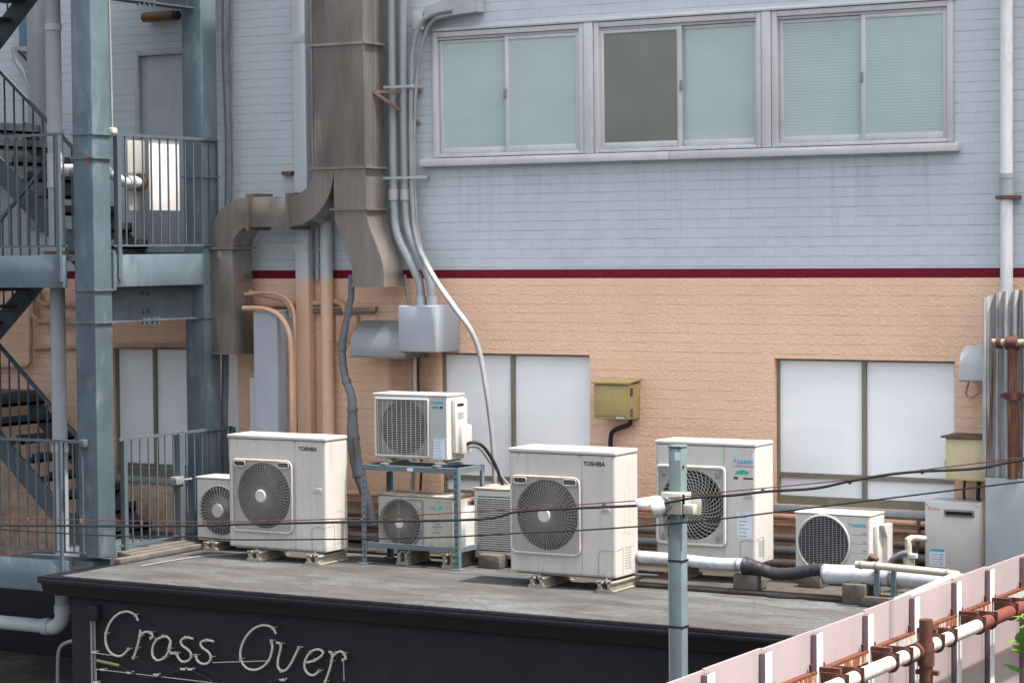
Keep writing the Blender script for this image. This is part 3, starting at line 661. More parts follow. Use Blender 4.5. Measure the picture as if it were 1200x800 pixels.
b = MB(); ring(b, xe0, xe1, YF, YB, z3, .018, .015); b.build('flange', M_steel, du)
# left branch: elbow, horizontal run, elbow, drop
zt, zb = on_y(315, 230.5, YF)[1], on_y(315, 266, YF)[1]
xr = xa-.006; xl0 = X0b
h = zt-zb; xd0, xd1 = on_y(243, 330, YF)[0], on_y(272.5, 330, YF)[0]
xj = on_y(338, 250, YF)[0]; xk = on_y(291, 250, YF)[0]
def elbow(path):
    vs, fs = [], []
    for (a, c) in path: vs += [(a[0], YF+.004, a[1]), (c[0], YF+.004, c[1]), (c[0], YB, c[1]), (a[0], YB, a[1])]
    for i in range(len(path)-1):
        for k in range(4): fs.append((i*4+k, i*4+(k+1) % 4, i*4+4+(k+1) % 4, i*4+4+k))
    return MB().add(vs, fs)
pth = [((xl0, zsplit-.012), (xr, zsplit-.012))]
ri = max(.12, (xl0-xj)*.75); 
for i in range(11):
    a = i/10*math.pi/2
    # inner corner at (xl0, zt) side, outer sweeps from (xr, ..) to (xj, zb)
    inn = (xj+(xl0-xj)*math.cos(a), zt+(zsplit-.012-zt)*(1-math.sin(a)) if False else zt+(zsplit-.02-zt)*(1-math.sin(a)))
    out = (xj+(xr-xj)*math.cos(a), zb+(zsplit-.02-zb)*(1-math.sin(a)))
    pth.append((inn, out))
elbow(pth).build('elbow', M_steel, du)
MB().box(xk, xj, YF+.002, YB, zb, zt, .004).build('cross_run', M_steel, du)
for x in (xj, xk):
    b = MB(); b.box(x-.012, x+.012, YF-.03, YB+.02, zb-.03, zt+.03); b.box(x+.012, x+.035, YF+.05, YB+.03, zt+.002, zt+.035); b.build('flange', M_steel, du)
zel = on_y(257, 291, YF)[1]; pth = []
for i in range(13):
    a = i/12*math.pi/2
    pth.append(((xk-(xk-xd1)*math.sin(a), zel+(zb-zel)*math.cos(a)), (xk-(xk-xd0)*math.sin(a), zel+(zt-zel)*math.cos(a))))
elbow(pth).build('elbow', M_steel, du)
zbot = on_y(257, 414, YF)[1]
MB().box(xd0, xd1, YF, YB, zbot, zel-.001, .004).build('drop', M_steel, du)
b = MB(); ring(b, xd0, xd1, YF, YB, zel); b.build('flange', M_steel, du)
b = MB(); ring(b, xd0, xd1, YF, YB, zbot, .014, .02); b.build('flange', M_steel, du)
for x in (X0b+.006, X1-.006): MB().box(x-.009, x+.009, YF-.006, YF-.0005, zsplit+.03, 7.9).build('seam', M_steel, du)
MB().box(X1+.0005, X1+.006, -.352, -.335, zsplit+.03, 7.9).build('seam', M_steel, du)
b = MB()
for x, z in ((X1, on_y(440, 108, -.3)[1]),): b.rod((x, -.36, z), (x+.32, -.02, z), .03); b.rod((x, -.36, z), (x+.3, -.02, z-.3), .03)
b.build('wall_bracket', M_rusttop, du)

# ------------------------------------------------------------------ downpipes beside the duct
dq = thing('downpipe', 'square downpipe left of the duct, grey above and peach below', 'pipe', (-2.4, -.07, 0))
MB().box(on_y(345.5, 300, -.13)[0], on_y(362, 300, -.13)[0]-.012, -.13, -.02, .05, 8.2, .012).build('pipe', M_band, dq)
xq = on_y(353, 300, -.13)[0]-.006
b = MB()
for p in (45, 290): z = on_y(353, p, -.13)[1]; b.box(xq-.084, xq+.084, -.136, -.015, z-.045, z+.045, .006)
b.split('joint_collar', M_band, dq)
for py in (203, 398):
    p = on_y(340, py, -.05); MB().box(p[0]-.1, p[0]+.02, -.06, -.004, p[1]-.02, p[1]+.02, .004).build('bracket', M_rusttop if py < 300 else M_peachpipe, dq)
dr = thing('downpipe', 'round downpipe right of the square one, painted grey and peach', 'pipe', (-2.1, -.09, 0))
xr2 = on_y(383.5, 380, -.09)[0]
MB().cyl((xr2, -.09, .05), (xr2, -.09, 3.2), .063, 18).build('pipe', M_band, dr)
b = MB()
for p in (292, 311, 398, 452): z = on_y(383, p, -.09)[1]; b.cyl((xr2, -.09, z-.012), (xr2, -.09, z+.012), .069, 18)
b.split('joint_collar', M_band, dr)
MB().box(xr2-.075, xr2+.075, -.165, -.01, 1.0, 1.06, .005).build('shoe', M_rusttop, dr)
x_, z_ = on_y(373, 327, -.06); tag(MB().cyl((x_, -.06, z_), (x_, -.06, 3.3), .026, 10).cyl((x_, -.06, z_), (x_, -.06, z_+.12), .034, 10).build('pipe_stub', M_conduit, origin=(x_, -.06, z_)), 'short thin grey pipe stub between the two downpipes', 'pipe')

# peach hoses and pipes between duct and cabinet
wallpipe('peach_hose', 'upper peach hose arching from behind the duct to the roof', [(285, 345), (310, 343), (330, 346), (341, 357), (345, 375), (345.5, 430), (345.5, 520)], .019, M_peachpipe, -.3, 'hose', sp=5)
wallpipe('peach_hose', 'lower thick peach hose bending down beside the grey cabinet', [(285, 361), (310, 362), (326, 369), (337, 385), (341, 410), (342, 460), (342.5, 520)], .026, M_peachpipe, -.42, 'hose', sp=5)
wallpipe('peach_hose', 'thin peach hose slanting under the arching one beside the duct', [(285, 338), (305, 346), (330, 352), (338, 360), (340, 372)], .016, M_peachpipe, -.22, 'hose', sp=5)
wallpipe('wall_pipe', 'peach pipe running level behind the two downpipes', [(285, 356), (345, 357), (380, 354), (397, 354), (404, 362), (407, 372)], .03, M_peachpipe, -.045, sp=4)
wallpipe('wall_pipe', 'thin brown pipe with a bent end right of the downpipes', [(362, 365), (438, 366), (441, 364), (441, 359)], .016, M_brownpipe, -.05)
wallpipe('wall_pipe', 'second thin brown pipe just under the level peach pipe', [(340, 361), (436, 360)], .012, M_peachpipe, -.03)
bx = py3(407, 385, -.03); tag(MB().box(bx[0]-.12, bx[0]+.13, -.06, -.004, bx[2]-.13, bx[2]+.13, .01).build('pull_box', M_peachpipe, origin=bx), 'flat peach pull box behind the grey wrapped hose', 'box')
# tall grey cabinet
tc = thing('duct_cabinet', 'tall blue-grey metal cabinet standing left of the peach hoses', 'cabinet', (-2.55, -.25, 0))
YC = -.42
ca = on_y(297.5, 400, YC)[0]; cb_ = on_y(324.5, 400, YC)[0]; cz = on_y(310, 366, YC)[1]; cs = on_y(297, 443, YC)[1]; cl = on_y(292.5, 480, YC)[0]
MB().prism([(ca, .04), (cb_, .04), (cb_, cz), (ca, cz), (ca, cs), (ca-.001, cs)][:5], 'y', YC, -.09).build('body', M_boxgrey, tc)
MB().box(cl, ca-.001, YC+.01, -.1, .04, cs).build('side_cover', M_boxgrey, tc)
MB().box(ca-.008, cb_+.008, YC-.008, -.085, cz+.001, cz+.02, .004).build('lid', M_boxgrey, tc)
# grey wrapped hose snaking from the duct tail to the roof
wh = thing('wrapped_hose', 'grey tape-wrapped hose snaking down the wall beside the duct tail', 'hose', py3(410, 440, -.3))
path = [(412, 322), (411, 350), (404, 385), (401, 410), (404, 440), (412, 465), (413, 490), (414, 515), (418, 545), (425, 570), (432, 590), (436, 615)]
rad = [.03, .032, .035, .037, .038, .042, .05, .062, .06, .05, .045, .042]
P3 = spline([py3(*p, -.32) for p in path], 6); rr = []
for i in range(len(P3)): t = i/6; k = min(int(t), len(rad)-2); u = t-k; rr.append((rad[k]*(1-u)+rad[k+1]*u)*(1+.05*math.sin(i*2.3)))
MB().tube(P3, rr, 14).build('sleeve', M_flex, wh)
b = MB(); a = py3(416, 512, -.385); c = py3(418, 535, -.385); b.tube([a, c], [.02, .012], 8); b.build('slit', M_brownpipe, wh)
b = MB()
for i in (8, 17, 25, 33, 41, 50): b.tube([P3[i], P3[i+1]], rr[i]+.006, 14)
b.split('tape_band', M_flex, wh)

# ------------------------------------------------------------------ conduits, trunking and junction box
YC2 = -.12
def conduit(name, label, xs_, r, pts, Y, m=M_conduit, bands_=()):
    t = thing(name, label, 'conduit', py3(*pts[-1][:2], Y), 'conduits beside the duct')
    P3 = spline([py3(p[0], p[1], Y-(p[2] if len(p) > 2 else 0)) for p in pts], 6)
    MB().tube(P3, r, 14).build('pipe', m, t)
    b = MB()
    for y in bands_:
        c = min(P3, key=lambda q: abs(on_y(0, y, Y)[1]-q.z)); b.tube([c+Vector((0, 0, .05)), c-Vector((0, 0, .05))], r+.012, 14)
    if bands_: b.split('coupling', M_pvc, t)
    return t
conduit('conduit_pipe', 'left grey conduit bending into the junction box', 0, .042, [(459, -60), (459.5, 60), (460.5, 150), (462, 240), (466, 275, .04), (480, 305, .1), (491, 330, .14), (494, 358, .15)], -.13, bands_=(236, 349))
conduit('conduit_pipe', 'right grey conduit bending into the junction box', 0, .042, [(472.5, -60), (473, 60), (474, 150), (476, 240), (480, 272, .04), (494, 305, .1), (504, 330, .14), (507, 358, .15)], -.13, bands_=(236, 349))
conduit('white_cable', 'long white cable crossing the junction box down to the roof', 0, .022, [(530, 12), (510, 16), (494, 27), (485, 52), (482, 90), (481.5, 160), (483, 230), (488, 280, .06), (505, 320, .3), (530, 358, .36), (550, 385, .36), (562, 415, .3), (570, 460, .3), (576, 505, .3), (579, 545, .3), (580, 575, .3)], -.16, M_cable_w, ())
conduit('white_cable', 'short white cable looping beside the long one under the trunking', 0, .018, [(530, 18), (508, 24), (497, 45), (489, 85), (486, 130), (485, 185), (487, 240), (492, 285, .06), (508, 322, .3), (532, 357, .365), (551, 384, .365), (563, 414, .305), (571, 460, .305), (577, 505, .3)], -.13, M_cable_w, ())
tr = thing('cable_trunking', 'white trunking elbow on the wall above the left window', 'trunking', py3(520, 12, -.08))
a = py3(487, 24, -.1); c = py3(500, 10, -.1); e = py3(562, 6, -.1)
MB().box(py3(487, 20, -.1)[0], py3(499, 20, -.1)[0], -.16, -.01, py3(490, 36, -.1)[2], py3(490, 14, -.1)[2], .01).build('end_box', M_pvc, tr)
b = MB(); b.prism([(py3(500, 16, -.1)[0], py3(500, 23, -.1)[2]), (py3(530, 18, -.1)[0], py3(530, 19, -.1)[2]), (e[0], py3(560, 14, -.1)[2]), (e[0], py3(560, -5, -.1)[2]), (py3(530, 0, -.1)[0], py3(530, -2, -.1)[2]), (py3(500, 8, -.1)[0], py3(500, 10, -.1)[2])], 'y', -.15, -.01); b.build('cover', M_pvc, tr)
jb = thing('junction_box', 'large grey junction box fed by the two bent conduits', 'box', py3(490, 412, -.4))
YJ = -.43; j0, j1 = on_y(467, 385, YJ)[0], on_y(511, 385, YJ)[0]; jz0, jz1 = on_y(490, 412.5, YJ)[1], on_y(490, 358, YJ)[1]
MB().box(j0, j1, YJ, -.005, jz0, jz1, .008).build('body', M_boxgrey, jb)
MB().box(j0+.008, j1-.008, YJ-.012, YJ-.001, jz0+.008, jz1-.008, .004).build('cover', M_boxgrey, jb)
for k, (px, Y, r, m) in enumerate(((483, -.12, .018, M_cable_w), (487, -.15, .02, M_peachpipe), (491, -.13, .012, M_black))):
    X = on_y(px, 430, Y)[0]; tag(MB().tube(spline([(X, Y, jz0+.02), (X-.01, Y, jz0-.3), (X+.01*k, Y, .9), (X-.03, Y, .2)], 5), r, 8).build('drop_cable', m, origin=(X, Y, jz0)), ('pale cable dropping from the junction box, leftmost of three', 'peach cable dropping from the junction box between two others', 'black cable dropping from the junction box')[k], 'cable')
for py_, lab in ((103, 'upper metal saddle holding the conduits beside the duct'), (209, 'metal saddle holding the conduits level with the window sill')):
    a_ = py3(456, py_, -.13); c_ = py3(492 if py_ > 200 else 484, py_, -.13)
    t = thing('conduit_saddle', lab, 'bracket', a_)
    MB().box(a_[0]-.02, c_[0]+(.12 if py_ > 200 else .02), -.205, -.198, a_[2]-.012, a_[2]+.012).build('strap', M_pvc, t)
    MB().box(c_[0]+.0, c_[0]+.03, -.197, -.003, a_[2]-.016, a_[2]+.016, .003).build('arm', M_pvc, t)
# thin rods by the conduits
wallpipe('thin_pipe', 'thin grey tube left of the conduits above the junction box', [(474, 322), (476, 340), (480, 360)], .014, M_conduit, -.05)
# vent hood
vh = thing('vent_hood', 'round-fronted grey metal vent hood left of the junction box', 'vent', py3(440, 417, -.2))
h0, h1 = on_y(417, 400, -.3)[0], j0+.05; z0, z1 = on_y(430, 417, -.38)[1], on_y(440, 376, -.2)[1]
poly = [(-.005, z0), (-.40, z0)]+[(-.15-.25*math.cos(a), z0+.05+(z1-z0-.05)*math.sin(a)) for a in [i*math.pi/16 for i in range(9)]]+[(-.005, z1)]
MB().prism(poly, 'x', h0, h1).build('cowl', mat('dull_grey_hood', (.30, .305, .31), .4, metal=.5, var=.1), vh)
MB().box(h0-.006, h1+.006, -.408, -.004, z0-.018, z0-.002).build('rim', M_steel, vh)

# meter box etc.
mb = thing('meter_box', 'mustard-coloured metal box on the peach wall beside the middle window', 'box', py3(715, 493, -.2))
YM = -.22; a0, a1 = on_y(696, 470, YM)[0], on_y(737, 470, YM)[0]; b0, b1 = on_y(715, 491, YM)[1], on_y(715, 450, YM)[1]
MB().box(a0, a1, YM, -.005, b0, b1, .006).build('body', M_meter, mb)
MB().prism([(YM-.03, b1+.004), (-.004, b1+.03), (-.004, b1+.045), (YM-.03, b1+.018)], 'x', a0-.015, a1+.015).build('lid', M_meter, mb)
MB().box(a0+.012, a1-.012, YM-.01, YM-.001, b0+.03, b1-.015, .003).build('door', M_meter, mb)
b = MB()
for z in (b0+.06, b1-.07): b.box(a1+.001, a1+.012, YM+.02, YM+.06, z-.035, z+.035)
b.split('hinge', M_rusttop, mb)
MB().box(a1-.13, a1-.05, YM-.005, YM-.001, b0+.008, b0+.024).build('name_plate', M_sticker, mb)
tag(MB().tube(spline([(a1-.05, -.10, b0+.01), (a1-.06, -.1, b0-.05), (a1-.2, -.08, b0-.10), (a1-.27, -.06, b0-.17), (a1-.28, -.05, b0-.45)], 6), .022, 8).build('black_cable', M_black, origin=(a1-.1, -.1, b0-.2)), 'black cable curling down from the mustard box', 'cable')
rh = thing('vent_hood', 'white round-topped vent hood at the right end of the wall', 'vent', py3(1140, 444, -.15))
r0 = on_y(1127, 420, -.28)[0]; rz0, rz1 = on_y(1135, 445, -.3)[1], on_y(1135, 405, -.2)[1]
poly = [(-.004, rz0), (-.34, rz0)]+[(-.12-.22*math.cos(a), rz0+.13+(rz1-rz0-.13)*math.sin(a)) for a in [i*math.pi/16 for i in range(9)]]+[(-.004, rz1)]
MB().prism(poly, 'x', r0, r0+.36).build('cowl', M_lampw, rh); MB().box(r0-.004, r0+.364, -.344, -.004, rz0-.014, rz0-.002).build('rim', M_wireg, rh)
wallpipe('drip_hose', 'thin rusty hose curling below the white vent hood', [(1136, 444), (1133, 455), (1132, 462), (1137, 466), (1150, 458), (1160, 452)], .010, M_peachpipe, -.12, 'hose', sp=4)
cx = thing('switch_box', 'pale yellow box with a rusty lid beside the right window', 'box', py3(1130, 563, -.2))
YX = -.32; c0 = on_y(1108, 540, YX)[0]; c1 = c0+.42; d0, d1 = on_y(1130, 563, YX)[1], on_y(1130, 513.5, YX)[1]
MB().box(c0, c1, YX, -.005, d0, d1, .006).build('body', M_cream_box, cx); MB().box(c0-.03, c1+.03, YX-.04, -.004, d1+.003, d1+.02, .004).build('lid', M_rusttop, cx)
MB().box(c0+.01, c1-.01, YX-.009, YX-.001, d0+.012, d1-.01, .003).box(c0-.012, c0-.001, YX+.01, YX+.03, d0+.1, d0+.16).build('door', M_cream_box, cx)
for k, (dx, Y) in enumerate(((.10, -.12), (.24, -.17))):
    tag(MB().tube(spline([(c0+dx, Y, d0+.01), (c0+dx-.01, Y, d0-.15), (c0+dx+.02, Y, d0-.3), (c0+dx, Y, .15)], 5), .012+.006*k, 8).build('drop_cable', M_black, origin=(c0+dx, Y, d0-.2)), ('thin black cable below the pale yellow box', 'thicker black cable below the pale yellow box')[k], 'cable')
# right downpipe
rd = thing('downpipe', 'white downpipe at the right edge with a rusty bracket', 'pipe', py3(1179, 340, -.1))
xd = on_y(1179.5, 200, -.1)[0]
MB().cyl((xd, -.1, 2.2), (xd, -.1, 8.5), .052, 18).build('pipe', mat('bright_white_downpipe', (.78, .785, .79), .35, var=.05, dirt=(.35, .33, .31), dirt_amt=.4), rd)
b = MB()
for p in (206, 226): z = on_y(1179, p, -.1)[1]; b.cyl((xd, -.1, z-.02), (xd, -.1, z+.02), .061, 18)
z = on_y(1179, 216, -.1)[1]; b.cyl((xd, -.1, z-.06), (xd, -.1, z+.06), .056, 18); b.split('coupling', M_pvc, rd)
z = on_y(1179, 231, -.1)[1]; MB().box(xd-.075, xd+.1, -.17, -.004, z-.018, z+.014, .004).build('bracket', M_rusttop, rd)
# corrugated sheets and flat sheet at right
cs_ = thing('corrugated_screen', 'rust-streaked corrugated metal screen at the right edge', 'screen', py3(1180, 560, -.42))
kx0 = on_y(1158, 450, -.42)[0]; ztop = on_y(1180, 342, -.42)[1]; zlow = on_y(1180, 559, -.42)[1]
vs, fs = [], []; n = 220
for i in range(n+1):
    X = kx0+1.9*i/n; yy = -.42-.026*math.cos(2*math.pi*(X-kx0)/.076); tz = ztop+.02*math.sin(X*9)-.015*(math.sin(X*37) > .2)
    vs += [(X, yy, zlow), (X, yy, tz), (X, yy+.006, zlow), (X, yy+.006, tz)]
for i in range(n):
    a = i*4; fs += [(a, a+4, a+5, a+1), (a+2, a+3, a+7, a+6), (a+1, a+5, a+7, a+3), (a, a+2, a+6, a+4)]
MB().add(vs, fs).build('corrugated_sheet', M_galv, cs_)
MB().box(kx0-.035, kx0-.005, -.46, -.05, zlow, ztop-.05, .004).build('edge_trim', M_galv, cs_)
rv = on_y(1187, 450, -.52)[0]; zr = on_y(1187, 402, -.52)[1]; zr2 = on_y(1187, 464, -.52)[1]
b = MB(); b.cyl((rv, -.53, zlow), (rv, -.53, zr), .04, 14); b.build('support_pipe', M_streakrust, cs_)
b = MB(); b.cyl((rv-.17, -.53, zr), (rv+1.0, -.53, zr), .035, 14); b.build('cross_pipe', M_tanrust, cs_); MB().cyl((rv-.1715, -.53, zr), (rv-.1702, -.53, zr), .028, 14).build('pipe_mouth', M_dark, cs_)
b = MB(); b.cyl((rv, -.53, zr2-.03), (rv, -.53, zr2+.03), .065, 14); b.box(rv-.09, rv+.09, -.56, -.5, zr2-.012, zr2+.02); b.build('clamp', M_rust, cs_)
MB().cyl((rv-.13, -.53, zr), (rv-.09, -.53, zr), .045, 12).build('clamp', M_rust, cs_); MB().cyl((rv-.05, -.53, zr), (rv+.05, -.53, zr), .055, 12).build('clamp', M_rust, cs_)
fsx = on_y(1155.5, 600, -.44)[0]
tag(MB().box(fsx, fsx+1.9, -.46, -.40, -.3, zlow-.006, .004).build('flat_sheet', M_flat, origin=(fsx+.9, -.43, -.3)), 'flat pale grey metal sheet below the corrugated screen', 'panel')
# pipes along the wall foot
for k, (z, r, m, Y) in enumerate(((.50, .028, M_peachpipe, -.08), (.43, .022, M_peachpipe, -.06), (.315, .035, M_brownpipe, -.10), (.21, .04, M_flex, -.13), (.10, .04, M_brownpipe, -.16))):
    t = thing('wall_foot_pipe', ['topmost peach pipe along the foot of the wall behind the units', 'lower peach pipe along the wall foot, second from the top', 'brown pipe along the wall foot, middle of five', 'grey pipe along the wall foot, just above the lowest', 'lowest brown pipe along the wall foot behind the units'][k], 'pipe', (1.3, Y, z), 'pipes along the wall foot')
    MB().cyl((-2.2, Y, z), (4.6, Y, z), r, 12).build('pipe', m, t)
    b = MB()
    for X in (-1.2, .9, 1.95, 3.15, 4.05): b.box(X-.015, X+.015, Y-r-.006, -.004, z-r-.008, z+r+.008)
    b.split('pipe_clip', M_rusttop, t)
# ------------------------------------------------------------------ outdoor units
def rrect(cx, cz, x0, x1, z0, z1, r, ang):
    """distance from (cx,cz) to a rounded rectangle along ang"""
    dx, dz = math.cos(ang), math.sin(ang); lo, hi = 0, 5
    def inside(px, pz):
        if px < x0 or px > x1 or pz < z0 or pz > z1: return False
        qx = min(max(px, x0+r), x1-r); qz = min(max(pz, z0+r), z1-r)
        return (px-qx)**2+(pz-qz)**2 <= r*r+1e-12 if r > 0 else True
    for _ in range(34):
        m = (lo+hi)/2
        if inside(cx+dx*m, cz+dz*m): lo = m
        else: hi = m
    return lo
def body(X0, X1, Z0, Z1, YF_, YB_, cx, cz, hole, rc=.014, ch=.012, depth=.14):
    """one casing shell: rounded box whose front opens into the fan barrel. hole: radius or (x0,x1,z0,z1,r)"""
    angs = [2*math.pi*i/72 for i in range(72)]
    for r in (.0, .003, .008, .012):
        for (a, b_) in ((X0, Z0), (X1, Z0), (X1, Z1), (X0, Z1)):
            sx, sz = (1 if a == X0 else -1), (1 if b_ == Z0 else -1)
            angs.append(math.atan2(b_+sz*r-cz, a-cx) % (2*math.pi)); angs.append(math.atan2(b_-cz, a+sx*r-cx) % (2*math.pi))
    angs = sorted(set(round(a, 5) for a in angs))
    def loop(x0, x1, z0, z1, r, y): return [(cx+math.cos(a)*d, y, cz+math.sin(a)*d) for a in angs for d in (rrect(cx, cz, x0, x1, z0, z1, r, a),)]
    def hl(y, k=1.0):
        if isinstance(hole, tuple): return loop(hole[0], hole[1], hole[2], hole[3], hole[4], y)
        return [(cx+math.cos(a)*hole*k, y, cz+math.sin(a)*hole*k) for a in angs]
    c = ch
    return MB().loft([loop(X0, X1, Z0, Z1, rc, YB_), loop(X0, X1, Z0, Z1, rc, YF_+c), loop(X0+c*.3, X1-c*.3, Z0+c*.3, Z1-c*.3, rc, YF_+c*.3), loop(X0+c, X1-c, Z0+c, Z1-c, rc, YF_), hl(YF_), hl(YF_+.02, .985), hl(YF_+depth, .985)], [0, 0, 0, 0, 0, 1, 1])
def fan(root, cx, cz, y, r, n=3):
    b = MB(); b.cyl((cx, y-.02, cz), (cx, y+.05, cz), r*.24, 16)
    for k in range(n):
        a0 = 2*math.pi*k/n+.5; vs = []
        for i in range(7):
            t = i/6
            for j, rr_ in enumerate((.22*r, .6*r, .93*r)):
                a = a0+t*1.45+.25*j; vs.append((cx+rr_*math.cos(a), y-.03+.07*t, cz+rr_*math.sin(a)))
        fs = [(i*3+j, i*3+j+1, i*3+j+4, i*3+j+3) for i in range(6) for j in range(2)]
        b.add(vs, fs)
    b.build('fan_blades', M_blade, root, smooth=60)
def radial_guard(root, cx, cz, y, r0, nrad, nring, clip, swirl=0., w=.0022, wr=None, m=M_wire, rmax=None, name='fan_guard'):
    """wire guard: concentric rings and radial (or swirled) wires cut off at a circle (clip=radius) or a rounded square (x0,x1,z0,z1,r)"""
    b = MB(); sqr = isinstance(clip, tuple)
    def lim(a): return rrect(cx, cz, *clip, a) if sqr else clip
    R_ = rmax or (max(lim(a*.05) for a in range(126)) if sqr else clip)
    def dome(rr_): return y-.012*(1-min(1, rr_/max(.1, R_*.72))**2)
    for k in range(nrad):
        pts = []
        for i in range(9):
            t = i/8; a = 2*math.pi*k/nrad; rr_ = r0+(R_-r0)*t; aa = a+swirl*t
            if rr_ > lim(aa): 
                rr_ = lim(aa); pts.append((cx+rr_*math.cos(aa), dome(rr_), cz+rr_*math.sin(aa))); break
            pts.append((cx+rr_*math.cos(aa), dome(rr_), cz+rr_*math.sin(aa)))
        if len(pts) > 1: b.tube(pts, w, 4)
    for i in range(nring):
        rr_ = r0+(R_-r0)*(i+.7)/nring; seg = []; M_ = 64
        for j in range(M_+1):
            a = 2*math.pi*j/M_
            if rr_ <= lim(a): seg.append((cx+rr_*math.cos(a), dome(rr_)-.003, cz+rr_*math.sin(a)))
            else:
                if len(seg) > 1: b.tube(seg, wr or w, 4)
                seg = []
        if len(seg) > 1: b.tube(seg, wr or w, 4)
    return b.build(name, m, root, smooth=0)
def rr_path(x0, x1, z0, z1, r, y, n=6):
    p = []
    for (cx, cz, a0) in ((x1-r, z1-r, 0), (x0+r, z1-r, 90), (x0+r, z0+r, 180), (x1-r, z0+r, 270)):
        for i in range(n+1): a = R(a0+90*i/n); p.append((cx+r*math.cos(a), y, cz+r*math.sin(a)))
    return p
def rail_pair(xs_, y0, y1, labels, group='plastic rails under the outdoor units', h=.095, w=.15):
    for x, lab in zip(xs_, labels):
        t = thing('mounting_rail', lab, 'rail', (x, (y0+y1)/2, 0), group)
        b = MB(); b.box(x-w/2, x+w/2, y0, y1, .002, .018, .003)
        for s in (-1, 1):
            xx = x+s*w*.30; b.box(xx-.016, xx+.016, y0, y1, .018, h, .004); b.box(xx-.03, xx+.03, y0, y1, h-.022, h, .004)
        b.box(x-w/2, x+w/2, y0-.002, y0+.02, .002, .03)
        b.build('channel', M_rail, t)
        b = MB()
        for yy in (y0+.05, y1-.06): b.cyl((x, yy, h-.03), (x, yy, h+.022), .010, 8); b.box(x-.03, x+.03, yy-.025, yy+.025, h-.001, h+.006)
        b.split('bolt', M_wireg, t)

def tall_unit(X0, X1, YF_, YB_, Z0, Z1, gx0, gx1, gz0, gz1, label):
    t = thing('outdoor_unit', label, 'air conditioner', ((X0+X1)/2, (YF_+YB_)/2, Z0), 'tall single-fan outdoor units')
    cx, cz = (gx0+gx1)/2, (gz0+gz1)/2; r = min(gx1-gx0, gz1-gz0)*.465
    body(X0, X1, Z0, Z1-.035, YF_, YB_, cx, cz, r, rc=.012, ch=.02).build('casing', [M_cream, M_dark], t, smooth=16)
    MB().box(X0-.008, X1+.008, YF_-.010, YB_+.005, Z1-.034, Z1, .009).build('top_cover', [M_cream], t)
    MB().box(X0+.02, X1-.02, YF_+.02, YB_-.02, Z1+.0005, Z1+.003).build('top_dust', [M_topdust], t)
    fan(t, cx, cz, YF_+.09, r)
    gd = radial_guard(t, cx, cz, YF_-.028, .06, 62, 27, (gx0+.01, gx1-.01, gz0+.01, gz1-.01, .04), swirl=.0, w=.0020, wr=.0015)
    b = MB(); b.tube(rr_path(gx0, gx1, gz0, gz1, .055, YF_-.024), .010, 6, closed=True)
    for s in (gx0+.03, gx1-.155): 
        b.tube(rr_path(s, s+.125, gz1-.062, gz1-.012, .02, YF_-.030), .006, 6, closed=True)
    b.build('guard_frame', M_cream, t)
    b = MB()
    for s in (gx0+.035, gx1-.15): b.box(s, s+.115, YF_-.031, YF_-.022, gz1-.056, gz1-.018, .003)
    b.split('grip_hole', M_dark, t)
    MB().tube([(cx, YF_-.03, cz), (cx, YF_-.044, cz), (cx, YF_-.052, cz)], [.062, .062, .052], 24).build('hub', M_hub, t)
    b = MB(); xs2 = X0+(X1-X0)*.69
    b.box(xs2-.0015, xs2+.0015, YF_-.0012, YF_+.005, Z0+.02, Z1-.04)
    b.box(X0+.01, X1-.01, YF_-.0012, YF_+.005, Z1-.0375, Z1-.0345)
    px0 = X1-.13; b.tube(spline([(px0-.03, YF_-.001, Z0+.01), (px0-.03, YF_-.001, Z0+.19), (px0+.0, YF_-.001, Z0+.225), (X1-.012, YF_-.001, Z0+.23)], 5), .0025, 5)
    b.tube([(X1+.001, YF_+.02, Z0+.23), (X1+.001, YF_+.13, Z0+.245), (X1+.001, YF_+.13, Z0+.03)], .0025, 5)
    b.build('panel_seam', M_wireg, t)
    text('TOSHIBA', .050, X1-.30, YF_-.001, Z1-.125, M_ink, t, bold=.0016, sx=1.0)
    b = MB()
    for i in range(9):
        for j in range(5): b.box(X1, X1+.002, YF_+.17+.024*j, YF_+.182+.024*j, Z0+.06+.022*i, Z0+.068+.022*i)
    b.build('side_vents', M_wireg, t)
    b = MB(); b.box(X1-.14, X1-.045, YF_-.004, YF_+.001, Z0+.54, Z0+.59, .003); gp = b.build('pull_handle', M_cream, t)
    MB().box(X1-.125, X1-.06, YF_-.006, YF_-.0042, Z0+.553, Z0+.578).build('handle_recess', M_topold, gp)
    b = MB()
    for x in (X0+.1, X0+.32, X1-.34, X1-.12, X1-.03): b.cyl((x, YF_-.004, Z1-.05), (x, YF_+.005, Z1-.05), .006, 8); b.cyl((x, YF_-.004, Z0+.03), (x, YF_+.005, Z0+.03), .006, 8)
    b.split('screw', M_wireg, t)
    b = MB(); b.box(X0+.05, X1-.05, YF_+.03, YF_+.07, Z0-.014, Z0-.001); b.box(X0+.05, X1-.05, YB_-.07, YB_-.03, Z0-.014, Z0-.001); b.split('foot_strip', M_rail, t)
    b = MB(); b.box(X1+.0005, X1+.002, YF_+.16, YF_+.26, Z0+.36, Z0+.72); b.build('spec_plate', M_cream, t)
    return t
tall_unit(-2.235, -1.13, -1.45, -1.11, .115, 1.165, -2.175, -1.495, .275, .935, 'tall cream air conditioner unit beside the lower railing, left of the steel rack')
rail_pair((-1.90, -1.24), -1.53, -1.06, ('mounting rail under the left end of the tall unit beside railing', 'mounting rail under the right end of the tall unit beside railing'))
tall_unit(.99, 2.012, -1.76, -1.36, .115, 1.175, 1.02, 1.685, .29, .94, 'tall streaked cream air conditioner unit nearest the roof edge, left of the pole')
